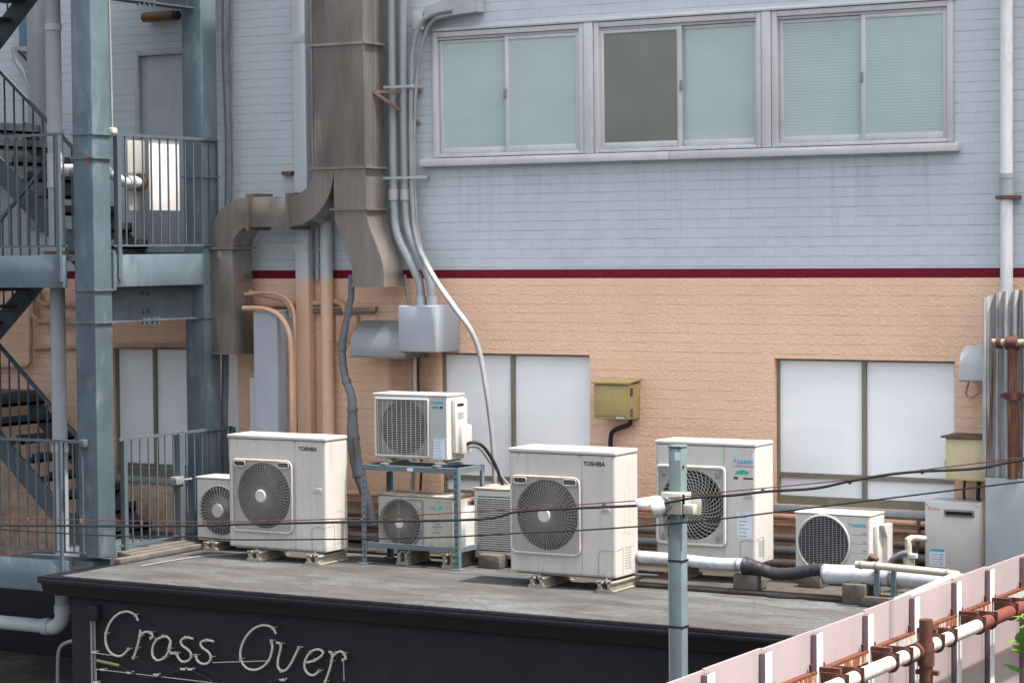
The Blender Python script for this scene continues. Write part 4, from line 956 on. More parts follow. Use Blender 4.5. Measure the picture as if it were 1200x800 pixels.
rail_pair((1.29, 1.94), -1.84, -1.31, ('mounting rail under the left end of the unit nearest roof edge', 'mounting rail under the right end of the unit nearest roof edge'))

# large unit right of the pole, behind
t = thing('outdoor_unit', 'large pale air conditioner unit with swirl grille behind the pole', 'air conditioner', (2.5, -.87, .2), None)
X0, X1, Z0, Z1, YF_, YB_ = 2.03, 2.965, .20, 1.222, -1.05, -.69
gx0, gx1, gz0, gz1 = 2.055, 2.69, .35, 1.005; cx, cz = (gx0+gx1)/2, (gz0+gz1)/2
body(X0, X1, Z0, Z1-.03, YF_, YB_, cx, cz, .30, rc=.012, ch=.022).build('casing', [M_white, M_dark], t, smooth=16)
MB().box(X0-.006, X1+.006, YF_-.008, YB_+.005, Z1-.029, Z1, .008).build('top_cover', M_white, t)
fan(t, cx, cz, YF_+.09, .29)
radial_guard(t, cx, cz, YF_-.03, .075, 40, 13, (gx0+.02, gx1-.02, gz0+.02, gz1-.02, .03), swirl=.9, w=.0026, wr=.0013, m=M_wirew)
b = MB(); b.tube(rr_path(gx0, gx1, gz0, gz1, .03, YF_-.022), .015, 6, closed=True); b.build('guard_frame', M_white, t)
b = MB()
for x in (gx0+.05, gx1-.08):
    for z in (gz0+.03, gz1-.09): b.box(x, x+.035, YF_-.034, YF_-.028, z, z+.06, .003)
b.split('guard_clip', M_wireg, t)
MB().box(cx-.10, cx+.11, YF_-.05, YF_-.036, cz-.075, cz+.075, .006).build('hub', M_white, t)
xs2 = X0+(X1-X0)*.69
b = MB(); b.box(xs2-.0015, xs2+.0015, YF_-.0012, YF_+.005, Z0+.02, Z1-.04); b.box(X0+.01, X1-.01, YF_-.0012, YF_+.005, Z1-.033, Z1-.030)
b.tube(spline([(X1-.14, YF_-.001, Z0+.02), (X1-.14, YF_-.001, Z0+.17), (X1-.11, YF_-.001, Z0+.2), (X1-.012, YF_-.001, Z0+.205)], 5), .0025, 5)
b.tube([(X1+.001, YF_+.02, Z0+.21), (X1+.001, YF_+.15, Z0+.225), (X1+.001, YF_+.15, Z0+.03)], .0025, 5); b.build('panel_seam', M_wireg, t)
def daikin_logo(t, x, y, z, h, strip=True):
    b = MB(); b.prism([(x, z), (x+h*.8, z), (x+h*.45, z+h*.35), (x+h*.25, z-h*.35)], 'y', y-.002, y-.0008) if False else b.prism([(x, z+h), (x+h*.75, z+h), (x+h*.4, z+h*.45), (x+h*.3, z)], 'y', y-.002, y-.0005); b.build('emblem', M_teal, t)
    text('DAIKIN', h*1.25, x+h*.95, y-.0008, z+h*.05, M_teal, t, bold=h*.045)
daikin_logo(t, xs2+.09, YF_, Z1-.175, .035)
MB().box(xs2+.09, xs2+.28, YF_-.0018, YF_-.0004, Z1-.20, Z1-.188).build('logo_line', M_greyink, t)
b = MB(); b.prism([(xs2+.10, Z1-.265), (xs2+.225, Z1-.262), (xs2+.235, Z1-.24), (xs2+.18, Z1-.225), (xs2+.12, Z1-.235)], 'y', YF_-.002, YF_-.0005); b.build('eco_mark', M_green, t)
b = MB(); b.box(xs2+.09, xs2+.13, YF_-.002, YF_-.0005, Z1-.305, Z1-.285); b.box(xs2+.18, xs2+.27, YF_-.002, YF_-.0005, Z1-.303, Z1-.29); b.split('badge', M_ink, t)
b = MB(); b.box(X1-.11, X1-.02, YF_-.003, YF_+.001, Z0+.55, Z0+.60, .002); gp = b.build('pull_handle', M_white, t); MB().box(X1-.10, X1-.03, YF_-.005, YF_-.0032, Z0+.56, Z0+.59).build('handle_recess', M_topold, gp)
def sticker(t, x0, x1, z0, z1, y, rows=7):
    s = MB().box(x0, x1, y-.0016, y-.0004, z0, z1).build('sticker', M_sticker, t); b = MB()
    for i in range(rows):
        z = z0+(z1-z0)*(i+.6)/rows; xa = x0+(x1-x0)*.1; xb = x0+(x1-x0)*random.uniform(.55, .92); b.box(xa, xb, y-.0024, y-.0017, z-.003, z+.004)
    b.build('print_lines', M_greyink, s)
sticker(t, X1-.17, X1-.035, Z0+.22, Z0+.44, YF_)
b = MB()
for i in range(8): b.box(X1, X1+.002, YF_+.06, YF_+.18, Z0+.06+.018*i, Z0+.066+.018*i)
b.build('side_vents', M_wireg, t)
MB().box(X0+.05, X1-.05, YF_+.03, YF_+.07, Z0-.014, Z0-.001).box(X0+.05, X1-.05, YB_-.07, YB_-.03, Z0-.014, Z0-.001).split('foot_strip', M_rail, t)
for x, lab in ((2.25, 'left tall grey support stand under the unit behind the pole'), (2.80, 'right tall grey support stand under the unit behind the pole')):
    b = MB(); b.box(x-.05, x+.05, -1.02, -.70, .036, .06); b.box(x-.02, x+.02, -1.02, -.70, .06, .165); b.box(x-.05, x+.05, -1.03, -.69, .165, .184); tag(b.build('mounting_rail', M_rail, origin=(x, -.86, .036)), lab, 'rail', 'plastic rails under the outdoor units')

# rack with two units
rk = thing('equipment_rack', 'blue-grey slotted angle rack holding one unit above another', 'rack', (-.39, -.97, 0))
RX0, RX1, RY0, RY1 = -.91, .13, -1.2, -.74; rz = .91
for x, sx in ((RX0, 1), (RX1, -1)):
    for y, sy_ in ((RY0, 1), (RY1, -1)):
        b = MB(); b.box(x, x+sx*.048, y, y+sy_*.004, .012, rz, 0); b.box(x, x+sx*.004, y+sy_*.004, y+sy_*.045, .012, rz)
        lg = b.build('leg', M_rack, rk)
        b = MB(); b.box(x-sx*.03, x+sx*.075, y-sy_*.04, y+sy_*.06, .001, .012, .002); b.build('foot_plate', M_rack, lg)
        b = MB()
        for i in range(15): b.cyl((x+sx*.026, y-sy_*.0008, .06+.058*i), (x+sx*.026, y+sy_*.002, .06+.058*i), .009, 6)
        b.split('slot_hole', M_dark, lg)
for z0, z1 in ((rz-.048, rz), (.155, .20)):
    MB().box(RX0+.049, RX1-.049, RY0+.001, RY0+.006, z0, z1).box(RX0+.049, RX1-.049, RY0+.006, RY0+.045, z1-.005, z1).build('cross_rail', M_rack, rk)
    MB().box(RX0+.049, RX1-.049, RY1-.006, RY1-.001, z0, z1).box(RX0+.049, RX1-.049, RY1-.045, RY1-.006, z1-.005, z1).build('cross_rail', M_rack, rk)
    for x, sx in ((RX0, 1), (RX1, -1)): MB().box(x+sx*.004, x+sx*.009, RY0+.046, RY1-.046, z0, z1).box(x+sx*.009, x+sx*.045, RY0+.046, RY1-.046, z1-.006, z1-.001).build('end_rail', M_rack, rk)
for x in (-.68, -.12): MB().box(x-.03, x+.03, RY0+.003, RY1-.003, rz+.001, rz+.02, .003).build('shelf_bar', M_rack, rk)
MB().box(-.41, -.35, RY0-.002, RY0+.0005, rz-.04, rz-.012).build('name_plate', M_sticker, rk)

# upper unit on rack
t = thing('outdoor_unit', 'small white air conditioner unit on top of the steel rack', 'air conditioner', (-.44, -.94, .93))
X0, X1, Z0, Z1, YF_, YB_ = -.835, -.045, .968, 1.562, -1.1, -.79
hx0, hx1, hz0, hz1 = X0+.035, X0+.595, Z0+.03, Z1-.05; cx, cz = (hx0+hx1)/2, (hz0+hz1)/2
body(X0, X1, Z0, Z1-.02, YF_, YB_, cx, cz, (hx0, hx1, hz0, hz1, .012), rc=.012, ch=.014, depth=.03).build('casing', [M_white, M_midgrey], t, smooth=16)
MB().cyl((cx, YF_+.0295, cz), (cx, YF_+.018, cz), .245, 40).build('fan_opening', M_dark, t)
MB().box(X0-.006, X1+.006, YF_-.006, YB_+.004, Z1-.019, Z1, .006).build('top_cover', M_white, t)
b = MB(); nH, nV = 31, 11
for i in range(nH): z = hz0+(hz1-hz0)*(i+.5)/nH; b.box(hx0, hx1, YF_-.016, YF_-.006, z-.0022, z+.0022)
for i in range(nV): x = hx0+(hx1-hx0)*(i+.5)/nV; b.box(x-.0026, x+.0026, YF_-.019, YF_-.0162, hz0, hz1)
b.build('fan_guard', M_wirew, t, smooth=0)
b = MB(); b.tube(rr_path(hx0-.004, hx1+.004, hz0-.004, hz1+.004, .012, YF_-.012), .010, 5, closed=True); b.build('guard_frame', M_white, t)
MB().box(hx1+.012, X1-.004, YF_-.0014, YF_-.0002, Z0+.02, Z1-.022).build('front_panel', M_lgrey, t)
daikin_logo(t, hx1+.03, YF_-.0014, Z1-.085, .026)
MB().box(hx1+.04, hx1+.11, YF_-.0034, YF_-.0016, Z1-.125, Z1-.105).build('eco_mark', M_green, t)
MB().box(hx1+.125, hx1+.155, YF_-.0034, YF_-.0016, Z1-.125, Z1-.105).build('badge', M_ink, t)
sticker(t, X1-.14, X1-.02, Z0+.01, Z0+.20, YF_-.0014)
sc1 = MB().box(X1+.0005, X1+.045, YF_+.08, YB_-.02, Z0+.06, Z1-.05, .01).box(X1+.0005, X1+.085, YF_+.13, YB_-.01, Z0+.05, Z0+.31, .012).build('valve_cover', M_white, t)
MB().box(X1+.044, X1+.047, YF_+.11, YF_+.22, Z1-.11, Z1-.085).build('grip_slot', M_dark, sc1)
sticker_ = MB().box(X1+.045, X1+.0465, YF_+.12, YF_+.22, Z0+.37, Z0+.43).build('rating_label', M_greyink, sc1)
b = MB()
for x in (-.68, -.12): b.box(x-.05, x+.05, YF_-.02, YF_+.06, .932, .947, .004); b.box(x-.03, x+.03, YF_-.01, YB_+.02, .945, .967, .004)
b.split('foot', M_rail, t)
tag(MB().tube(spline([(X1+.06, -.9, 1.10), (X1+.14, -.86, 1.12), (X1+.2, -.8, 1.08), (X1+.24, -.7, .95), (X1+.25, -.6, .8), (X1+.28, -.5, .55)], 6), .016, 8).build('black_hose', M_black, origin=(.1, -.8, .9)), 'black hose leaving the side of the upper rack unit', 'hose')
tag(MB().tube(spline([(X1+.06, -.9, 1.06), (X1+.12, -.86, 1.08), (X1+.17, -.8, 1.05), (X1+.22, -.68, .9), (X1+.3, -.5, .7)], 6), .010, 8).build('grey_hose', M_cable_w, origin=(.1, -.8, .9)), 'pale thin hose leaving the side of the upper rack unit', 'hose')

# lower unit in rack
t = thing('outdoor_unit', 'aged cream air conditioner unit with a dark bezel, standing inside the rack', 'air conditioner', (-.39, -.93, .12))
X0, X1, Z0, Z1, YF_, YB_ = -.80, .02, .145, .645, -1.1, -.79
cx, cz = on_y(470, 613, YF_); hx0, hx1, hz0, hz1 = X0+.012, cx+.235, cz-.235, cz+.225
body(X0, X1, Z0, Z1-.02, YF_, YB_, cx, cz, .215, rc=.02, ch=.016).build('casing', [M_old, M_dark], t, smooth=16)
MB().box(X0-.006, X1+.006, YF_-.006, YB_+.004, Z1-.019, Z1, .006).build('top_cover', M_topold, t)
fan(t, cx, cz, YF_+.08, .205)
radial_guard(t, cx, cz, YF_-.016, .045, 44, 13, .225, swirl=.25, w=.0019, wr=.0014, m=M_wire)
b = MB(); b.tube([(cx+.226*math.cos(a*math.pi/24), YF_-.01, cz+.226*math.sin(a*math.pi/24)) for a in range(48)], .010, 6, closed=True); 
b.tube(rr_path(cx-.02, hx1, hz0, hz1, .03, YF_-.006)[:], .006, 5, closed=True); b.build('bezel', M_wireg, t)
MB().tube([(cx, YF_-.018, cz), (cx, YF_-.034, cz)], [.045, .040], 20).build('hub', M_hub, t)
b = MB(); px = hx1+.012
b.box(px, px+.002, YF_-.0014, YF_+.002, Z0+.02, Z1-.03); b.box(px, X1-.02, YF_-.0014, YF_+.002, Z0+.02, Z0+.023); b.build('panel_seam', M_wireg, t)
gx, gz = on_y(514, 595, YF_)
b = MB(); b.prism([(gx-.01, gz-.012), (gx+.02, gz-.02), (gx+.042, gz-.002), (gx+.034, gz+.022), (gx+.004, gz+.018), (gx+.016, gz+.006)], 'y', YF_-.002, YF_-.0004)
for i in range(3): b.box(gx-.10, gx-.035, YF_-.002, YF_-.0004, gz-.02+.013*i, gz-.014+.013*i)
b.build('leaf_mark', simple('sea_green_ink', (.05, .42, .36), .5), t)
b = MB()
for i in range(5): b.box(gx-.07+.03*(i % 2), gx-.02+.03*(i % 3), YF_-.002, YF_-.0004, gz-.13-.025*i, gz-.118-.025*i)
b.build('caption', M_wireg, t)
vc = MB(); vc.prism([(YF_+.08, Z0+.02), (YB_-.01, Z0+.02), (YB_-.01, Z0+.40), (YF_+.20, Z0+.40), (YF_+.12, Z0+.30), (YF_+.08, Z0+.2)], 'x', X1+.001, X1+.075); vc.build('valve_cover', M_white, t)
rail_pair((-.52, -.03), -1.13, -.74, ('mounting rail under the left end of the unit inside the rack', 'mounting rail under the right end of the unit inside the rack'), h=.13, w=.13)

# far-left unit
t = thing('outdoor_unit', 'small white air conditioner unit at the railing, half hidden by a tall unit', 'air conditioner', (-2.6, -.85, .08))
X0, X1, Z0, Z1, YF_, YB_ = -2.965, -2.20, .085, .700, -1.0, -.70
cx, cz = on_y(257, 598, YF_)
body(X0, X1, Z0, Z1-.02, YF_, YB_, cx, cz, .238, rc=.014, ch=.016).build('casing', [M_white, M_dark], t, smooth=16)
MB().box(X0-.006, X1+.006, YF_-.006, YB_+.004, Z1-.019, Z1, .006).build('top_cover', M_white, t)
fan(t, cx, cz, YF_+.08, .21)
radial_guard(t, cx, cz, YF_-.014, .06, 36, 9, .248, swirl=.12, w=.0024, wr=.0018, m=M_wirew)
MB().tube([(cx, YF_-.016, cz), (cx, YF_-.034, cz)], [.068, .062], 22).build('hub', M_hub, t)
rail_pair((-2.76,), -1.08, -.66, ('mounting rail under the small unit at the railing',), h=.082)

# louvred unit behind the tall one
t = thing('outdoor_unit', 'louvred white unit squeezed between the rack and the tall unit near roof edge', 'air conditioner', (.45, -.65, .1))
X0, X1, Z0, Z1, YF_, YB_ = .08, .86, .10, .712, -.85, -.5
body(X0, X1, Z0, Z1-.02, YF_, YB_, X0+.33, (Z0+Z1)/2-.01, (X0+.035, X0+.62, Z0+.04, Z1-.075, .012), rc=.012, ch=.014, depth=.1).build('casing', [M_white, M_dark], t, smooth=16)
MB().box(X0-.006, X1+.006, YF_-.006, YB_+.004, Z1-.019, Z1, .006).build('top_cover', M_topold, t)
b = MB()
for i in range(24):
    z = Z0+.05+(Z1-Z0-.13)*(i+.5)/24; b.prism([(YF_-.006, z-.007), (YF_-.003, z-.007), (YF_+.012, z+.006), (YF_+.008, z+.006)], 'x', X0+.035, X0+.62)
for x in (X0+.2, X0+.4): b.box(x-.003, x+.003, YF_+.013, YF_+.018, Z0+.05, Z1-.08)
b.build('louvre', M_wirew, t, smooth=0)
bb = MB().box(.20, .42, -.98, -.82, .003, .125, .008); tag(bb.build('support_block', M_block, origin=(.31, -.9, 0)), 'small concrete block under the louvred unit', 'block', 'concrete blocks on the roof')

# small right unit
t = thing('outdoor_unit', 'small white air conditioner unit with a round mesh grille below the right window', 'air conditioner', (3.55, -.64, .1))
X0, X1, Z0, Z1, YF_, YB_ = 3.215, 3.885, .125, .640, -.8, -.475
cx, cz = on_y(965, 636, YF_); cz = .385; r = .228
body(X0, X1, Z0, Z1-.015, YF_, YB_, cx, cz, r, rc=.012, ch=.014).build('casing', [M_white, M_dark], t, smooth=16)
MB().box(X0-.006, X1+.006, YF_-.006, YB_+.004, Z1-.014, Z1, .005).build('top_cover', M_white, t)
fan(t, cx, cz, YF_+.09, .2)
b = MB()
for i in range(1, 30):
    z = cz-r+2*r*i/30; hw = math.sqrt(max(0, r*r-(z-cz)**2)); b.box(cx-hw, cx+hw, YF_-.010, YF_-.003, z-.0020, z+.0020)
for i in range(1, 13):
    x = cx-r+2*r*i/13; hh = math.sqrt(max(0, r*r-(x-cx)**2)); b.box(x-.0026, x+.0026, YF_-.013, YF_-.0102, cz-hh, cz+hh)
b.build('fan_guard', M_wireg, t, smooth=0)
b = MB(); b.tube([(cx+(r+.006)*math.cos(a*math.pi/36), YF_-.008, cz+(r+.006)*math.sin(a*math.pi/36)) for a in range(72)], .010, 6, closed=True); b.build('bezel', M_white, t)
daikin_logo(t, X1-.19, YF_, Z1-.105, .03)
b = MB()
for i in range(5): b.box(cx+r+.02, X1-.01, YF_-.0012, YF_+.002, Z1-.17-.075*i, Z1-.167-.075*i)
for i in range(6): b.box(X1-.06, X1-.03, YF_-.0016, YF_+.002, Z1-.16-.072*i, Z1-.15-.072*i)
b.build('panel_seam', M_wireg, t)
vc = MB(); vc.box(X1+.0005, X1+.04, YF_+.08, YB_-.03, Z0+.02, Z1-.1, .008); vc.prism([(YF_+.10, Z1-.09), (YB_-.02, Z1-.09), (YB_-.02, Z0+.08), (YF_+.18, Z0+.08), (YF_+.18, Z1-.2)], 'x', X1+.041, X1+.085); vc.build('valve_cover', M_white, t)
MB().box(3.28, 3.34, YF_-.01, YB_, .036, .124, .004).box(3.72, 3.78, YF_-.01, YB_, .036, .124, .004).split('foot', M_rail, t)

# water heater
t = thing('water_heater', 'white wall-mounted gas water heater beside the flat grey sheet', 'water heater', (4.45, -.2, .2))
YH = -.36; X0, X1 = on_y(1083.5, 625, YH)[0], on_y(1150, 625, YH)[0]; Z1 = on_y(1115, 588, YH)[1]; Z0 = on_y(1100, 673, YH)[1]
MB().box(X0, X1, YH+.012, -.05, Z0, Z1, .012).build('casing', M_white, t)
MB().box(X0+.003, X1-.012, YH, YH+.0115, Z0+.003, Z1-.003, .006).build('front_cover', M_white, t)
ex0, ez = on_y(1107, 600, YH); ex1 = on_y(1142, 601, YH)[0]
s = MB().box(ex0, ex1, YH-.016, YH-.0005, ez-.030, ez+.026, .012).build('exhaust_slot', M_wireg, t); MB().box(ex0+.015, ex1-.015, YH-.018, YH-.0165, ez-.016, ez+.013).build('exhaust_mouth', M_dark, s)
text('Rinnai', .042, X0+.03, YH-.0006, Z1-.075, M_redink, t)
lx, lz = on_y(1097, 658, YH); b = MB().box(X0+.045, X0+.18, YH-.002, YH-.0006, Z0+.07, Z0+.22).build('sticker', M_sticker, t)
MB().box(X0+.05, X0+.175, YH-.003, YH-.0021, Z0+.195, Z0+.216).build('sticker_head', M_teal, b)
b2 = MB()
for i in range(5): b2.box(X0+.06, X0+.11+.01*(i % 3), YH-.003, YH-.0021, Z0+.085+.02*i, Z0+.091+.02*i); b2.box(X0+.13, X0+.165, YH-.003, YH-.0021, Z0+.085+.02*i, Z0+.095+.02*i)
b2.build('print_lines', M_greyink, b)
b = MB()
for x in (X0+.02, X1-.03):
    for z in (Z1-.03, Z0+.03): b.cyl((x, YH-.004, z), (x, YH+.003, z), .007, 8)
b.split('screw', M_wireg, t)
# ------------------------------------------------------------------ pipes on the roof in front of the right-hand units
def roofpipe(name, label, pts, r, m, Y, bands_=(), cat='pipe', sp=6):
    P3 = spline([py3(p[0], p[1], Y) if len(p) == 2 else py3(p[0], p[1], p[2]) for p in pts], sp)
    c = sum((Vector(p) for p in P3), Vector())/len(P3)
    t = thing(name, label, cat, c); MB().tube(P3, r, 16).build('pipe', m, t)
    b = MB()
    for k in bands_: i = int(k*(len(P3)-2)); rr_ = (r[i] if isinstance(r, list) else r); b.tube([P3[i], P3[i]+(P3[i+1]-P3[i]).normalized()*.02], rr_+.005, 16)
    if bands_: b.split('tape_band', M_wireg, t)
    return t
roofpipe('lagged_pipe', 'white lagged pipe running past the pole at the foot of the units', [(700, 651), (748, 652), (800, 656), (838, 660), (876, 661)], .051, M_wrapw, -1.36, (.12, .3, .98))
n = 25; rad2 = [.078-.026*math.sin(min(1, i/9)*math.pi/2)+.003*math.sin(i*2.1)+(.012 if i > 33 else 0) for i in range(37)]
roofpipe('taped_pipe', 'black taped pipe joining the two white lagged pipes', [(872, 662), (885, 664), (905, 671), (925, 672), (945, 669), (960, 667), (968, 670)], rad2, M_blackwrap, -1.36)
roofpipe('lagged_pipe', 'fat white lagged pipe ending behind the pink fence', [(966, 672), (990, 673), (1030, 675), (1070, 678), (1110, 682), (1160, 686)], .079, M_wrapw, -1.38, (.02, .5))
for px, lab, sx_, py in ((873, 'concrete block under the black taped pipe joint', .22, 696), (948, 'small concrete block below the small right unit', .2, 693), (1000, 'dark concrete block under the fat white pipe', .2, 708)):
    x, y = on_z(px, py, .003)
    t = thing('support_block', lab, 'block', (x, y, 0), 'concrete blocks on the roof')
    MB().box(x-sx_/2, x+sx_/2, y, y+.2, .003 if y < -1.43 else .037, .165, .010).build('block', M_block, t)
    MB().box(x-.05, x+.05, y+.05, y+.15, .166, .178, .002).cyl((x, y+.1, .17), (x, y+.1, .23), .012, 8).build('saddle', M_wireg, t)
roofpipe('cream_pipe', 'cream lagged pipe running level over the fat white pipe', [(1003, 661), (1030, 663), (1060, 666), (1100, 670), (1122, 673)], .03, M_creampipe, -1.55, (.05, .25, .9))
p0 = Vector(py3(1122, 673, -1.55)); 
tag(MB().tube([p0, p0+Vector((-.02, -.12, -.015)), p0+Vector((-.04, -1.25, -.05))], .032, 12).build('cream_pipe', M_creampipe, origin=p0), 'greyish cream pipe running forward along the pink fence', 'pipe')
up = thing('valve_riser', 'cream lagged riser with a valve left of the water heater', 'pipe', py3(1065, 664, -.9))
P_ = [py3(1065, 662, -.9), py3(1064.5, 640, -.9), py3(1064, 632, -.9), py3(1068, 630, -.88), py3(1084, 631, -.6)]
MB().tube(P_, .028, 12).build('pipe', M_creampipe, up); q = Vector(py3(1065, 658, -.9)); MB().tube([q+Vector((0, 0, .06)), q+Vector((0, 0, .02)), q-Vector((0, 0, .05))], [.03, .046, .05], 12).build('boot', M_creampipe, up)
q = py3(1071, 651, -.92); MB().box(q[0]-.035, q[0]+.03, -.95, -.9, q[2]-.02, q[2]+.02, .006).build('valve', M_lampw, up)
wallpipe('grey_hose', 'grey hose curving beside the cream riser', [(1040, 664), (1046, 655), (1055, 649), (1064, 647)], .022, M_flex, -.95, 'hose', sp=5)
q = py3(1022, 655, -1.0); rvv = MB().tube([(q[0]-.04, -1.0, q[2]-.03), (q[0], -1.0, q[2]+.02), (q[0]+.05, -1.0, q[2])], [.02, .034, .018], 10); tag(rvv.build('valve', M_rust, origin=q), 'small rusty red valve beside the small right unit', 'valve')
ps = thing('pipe_stand', 'two-legged grey stand carrying the cream pipe on a concrete pad', 'stand', py3(1037, 700, -1.6))
xs_, ys_ = on_z(1037, 703, .05)
MB().box(xs_-.17, xs_+.17, ys_-.1, ys_+.12, .037 if ys_ > -1.42 else .003, .075, .01).build('pad', M_block, ps)
for d in (-.07, .07): MB().box(xs_+d-.02, xs_+d+.02, ys_, ys_+.035, .076, .33).build('leg', M_rack, ps)
b = MB().tube(spline([(*on_z(760, 700), .012)] and [(*on_z(880, 694), .012), (*on_z(905, 700), .012), (*on_z(950, 702), .012), (*on_z(1010, 706), .012)], 6), .011, 8); tag(b.build('roof_cable', M_black, origin=(*on_z(930, 700), 0)), 'black cable lying on the roof between the concrete blocks', 'cable')
b = MB().tube(spline([(*on_z(165, 664), .008), (*on_z(205, 657), .008), (*on_z(240, 652), .008), (*on_z(290, 649), .008)], 6), .007, 6); tag(b.build('roof_cable', M_wireg, origin=(*on_z(220, 655), 0)), 'thin dark cable lying on the roof near the railing', 'cable')

# ------------------------------------------------------------------ pole with lamp
YPo = -3.55
pl = thing('steel_pole', 'square green-grey steel pole in front of the low roof', 'pole', (3.47, YPo, -3.3))
xl, xr_ = on_y(783.5, 650, YPo-.053)[0], 0; w_ = .106; xc = xl+w_/2; zt = on_y(793, 524, YPo)[1]
MB().box(xl, xl+w_, YPo-w_/2, YPo+w_/2, -3.3, zt, .012).build('shaft', M_pole, pl)
MB().box(xl-.003, xl+w_+.003, YPo-w_/2-.003, YPo+w_/2+.003, zt+.0005, zt+.018, .006).build('cap', M_pole, pl)
b = MB()
for p in (578, 656, 733): z = on_y(793, p, YPo)[1]; b.box(xl-.004, xl+w_+.004, YPo-w_/2-.004, YPo+w_/2+.004, z-.008, z+.008)
b.split('strap', M_black, pl)
MB().box(xl+.055, xl+.1, YPo-w_/2-.002, YPo-w_/2-.0006, zt-.09, zt-.03).build('sticker', M_sticker, pl)
MB().cyl((xl+w_+.0, YPo-.02, zt-.14), (xl+w_+.006, YPo-.02, zt-.14), .012, 8).cyl((xl+w_+.0, YPo-.02, zt-.5), (xl+w_+.006, YPo-.02, zt-.5), .012, 8).split('bolt_hole', M_dark, pl)
lp = thing('pole_lamp', 'white hooded spotlight clamped to the steel pole', 'lamp', (xc, YPo-.1, on_y(780, 590, YPo)[1]))
zl = on_y(780, 588, YPo)[1]; yl = YPo-w_/2
MB().box(xl-.03, xl+w_+.035, yl-.065, yl-.002, zl-.075, zl+.085, .008).box(xl+w_+.003, xl+w_+.035, yl-.064, yl+.10, zl-.07, zl+.08, .006).build('clamp', M_tan, lp)
MB().cyl((xl+.005, yl-.09, zl), (xl+.005, yl-.066, zl), .055, 18).build('back_plate', M_wireg, lp)
hx = xl-.035; A_ = Vector((hx, yl-.09, zl-.01)); ax = Vector((-.80, -.45, -.32)).normalized()
MB().tube([A_+ax*k for k in (-.055, -.035, .0, .035, .055, .058)], [.02, .060, .078, .082, .080, .070], 22).build('housing', M_lampw, lp)
MB().tube([A_+ax*.052, A_+ax*.0585], .066, 20).build('lens', M_black, lp)
u_ = ax.cross(Vector((0, 0, 1))).normalized(); v_ = u_.cross(ax)
hd = []
for i in range(9):
    a = R(20+140*i/8)
    for d, k in ((.05, 1.02), (.15, .98)): hd.append(A_+ax*d+(u_*math.cos(a)*.084+v_*math.sin(a)*.084)*k+v_*(.02 if d > .1 else 0)*math.sin(a))
ho = MB().add(hd, [(2*i, 2*i+1, 2*i+3, 2*i+2) for i in range(8)]).build('hood', M_lampw, lp, recalc=False); md = ho.modifiers.new('thick', 'SOLIDIFY'); md.thickness = .006
MB().box(xl+w_+.036, xl+w_+.12, yl-.05, yl+.02, zl-.07, zl+.0, .006).build('wiring_box', M_tan, lp)
tag(MB().tube(spline([(xl-.02, yl-.03, zl-.08), (xl-.022, yl+.02, zl-.25), (xl-.016, YPo, zl-.5), (xl-.016, YPo, -3.2)], 5), .014, 8).build('lamp_cable', M_creampipe, origin=(xl-.016, YPo, 0)), 'cream cable running down the left side of the pole', 'cable')

# ------------------------------------------------------------------ overhead cables
YK = YPo-.13
def overhead(label, pts, r, m, dy=0.):
    P3 = spline([py3(p[0], p[1], YK+dy) for p in pts], 6)
    return tag(MB().tube(P3, r, 6).build('overhead_cable', m, origin=P3[len(P3)//2]), label, 'cable', 'overhead cables')
redc = overhead('thin dull red cable strung level across the picture above the black ones', [(-120, 603), (0, 606), (100, 609), (250, 611), (400, 607.5), (500, 602.5), (590, 597), (700, 589.5), (780, 584), (810, 580.5), (860, 575), (930, 568.5), (993, 562), (1081, 550.5), (1200, 536), (1330, 521)], .0045, M_redcable)
overhead('thick black cable sagging between the ties of the red one', [(-120, 613), (0, 615), (130, 616), (234, 615.5), (281, 614), (376, 612), (424, 611), (540, 609), (580, 606), (609, 599), (681, 595), (764, 591), (810, 583.5), (860, 580), (900, 575.5), (955, 572), (996, 563.5), (1040, 556), (1081, 552), (1147, 548.5), (1200, 538.5), (1330, 523)], .011, M_black, -.02)
overhead('thin black cable strung lowest of the three across the units', [(-120, 613), (0, 620), (65, 624), (136, 627.5), (227, 629), (281, 632), (424, 631), (520, 629), (597, 625), (681, 621), (781, 614), (860, 606), (900, 601), (1054, 582), (1200, 564), (1330, 548)], .0065, M_black, .03)
for px, py in ((33, 607), (95, 609), (166, 611), (240, 611), (424, 609), (609, 598), (708, 591), (894, 573), (996, 563), (1081, 551)):
    q = py3(px, py+1, YK-.01); MB().box(q[0]-.008, q[0]+.008, q[1]-.014, q[1]+.012, q[2]-.018, q[2]+.014).build('cable_tie', M_rusttop, redc)

# ------------------------------------------------------------------ pink panel fence running forward along the right side
FX = 5.20; FZ = .40
fn = thing('panel_fence', 'pale pink panel fence with white posts running along the low roof', 'fence', (FX, -4.2, -3.3))
posts = [on_z(px, py, FZ)[1] for px, py in ((828, 785), (892, 760), (952, 738), (1012, 716), (1065, 696), (1114, 678), (1157, 664))]
st = sum(posts[i+1]-posts[i] for i in range(6))/6
posts = [posts[0]-3*st, posts[0]-2*st, posts[0]-st]+posts+[posts[-1]+st]
posts = [p for p in posts if p < -.5]
ye_ = -.49
edges = posts+[ye_]
for i in range(len(edges)-1):
    a, c = edges[i]+.004, edges[i+1]-.004
    MB().box(FX-.02, FX, a, c, -3.3, FZ+random.uniform(-.012, .008), .003).build('panel', M_pink, fn)
for y in posts:
    p = MB().box(FX+.002, FX+.040, y-.048, y+.048, -3.3, FZ-.02, .003).build('post', M_post_shade, fn)
    MB().box(FX+.0405, FX+.046, y-.05, y+.05, -3.3, FZ-.015, .002).build('cover_strip', M_postw, p)
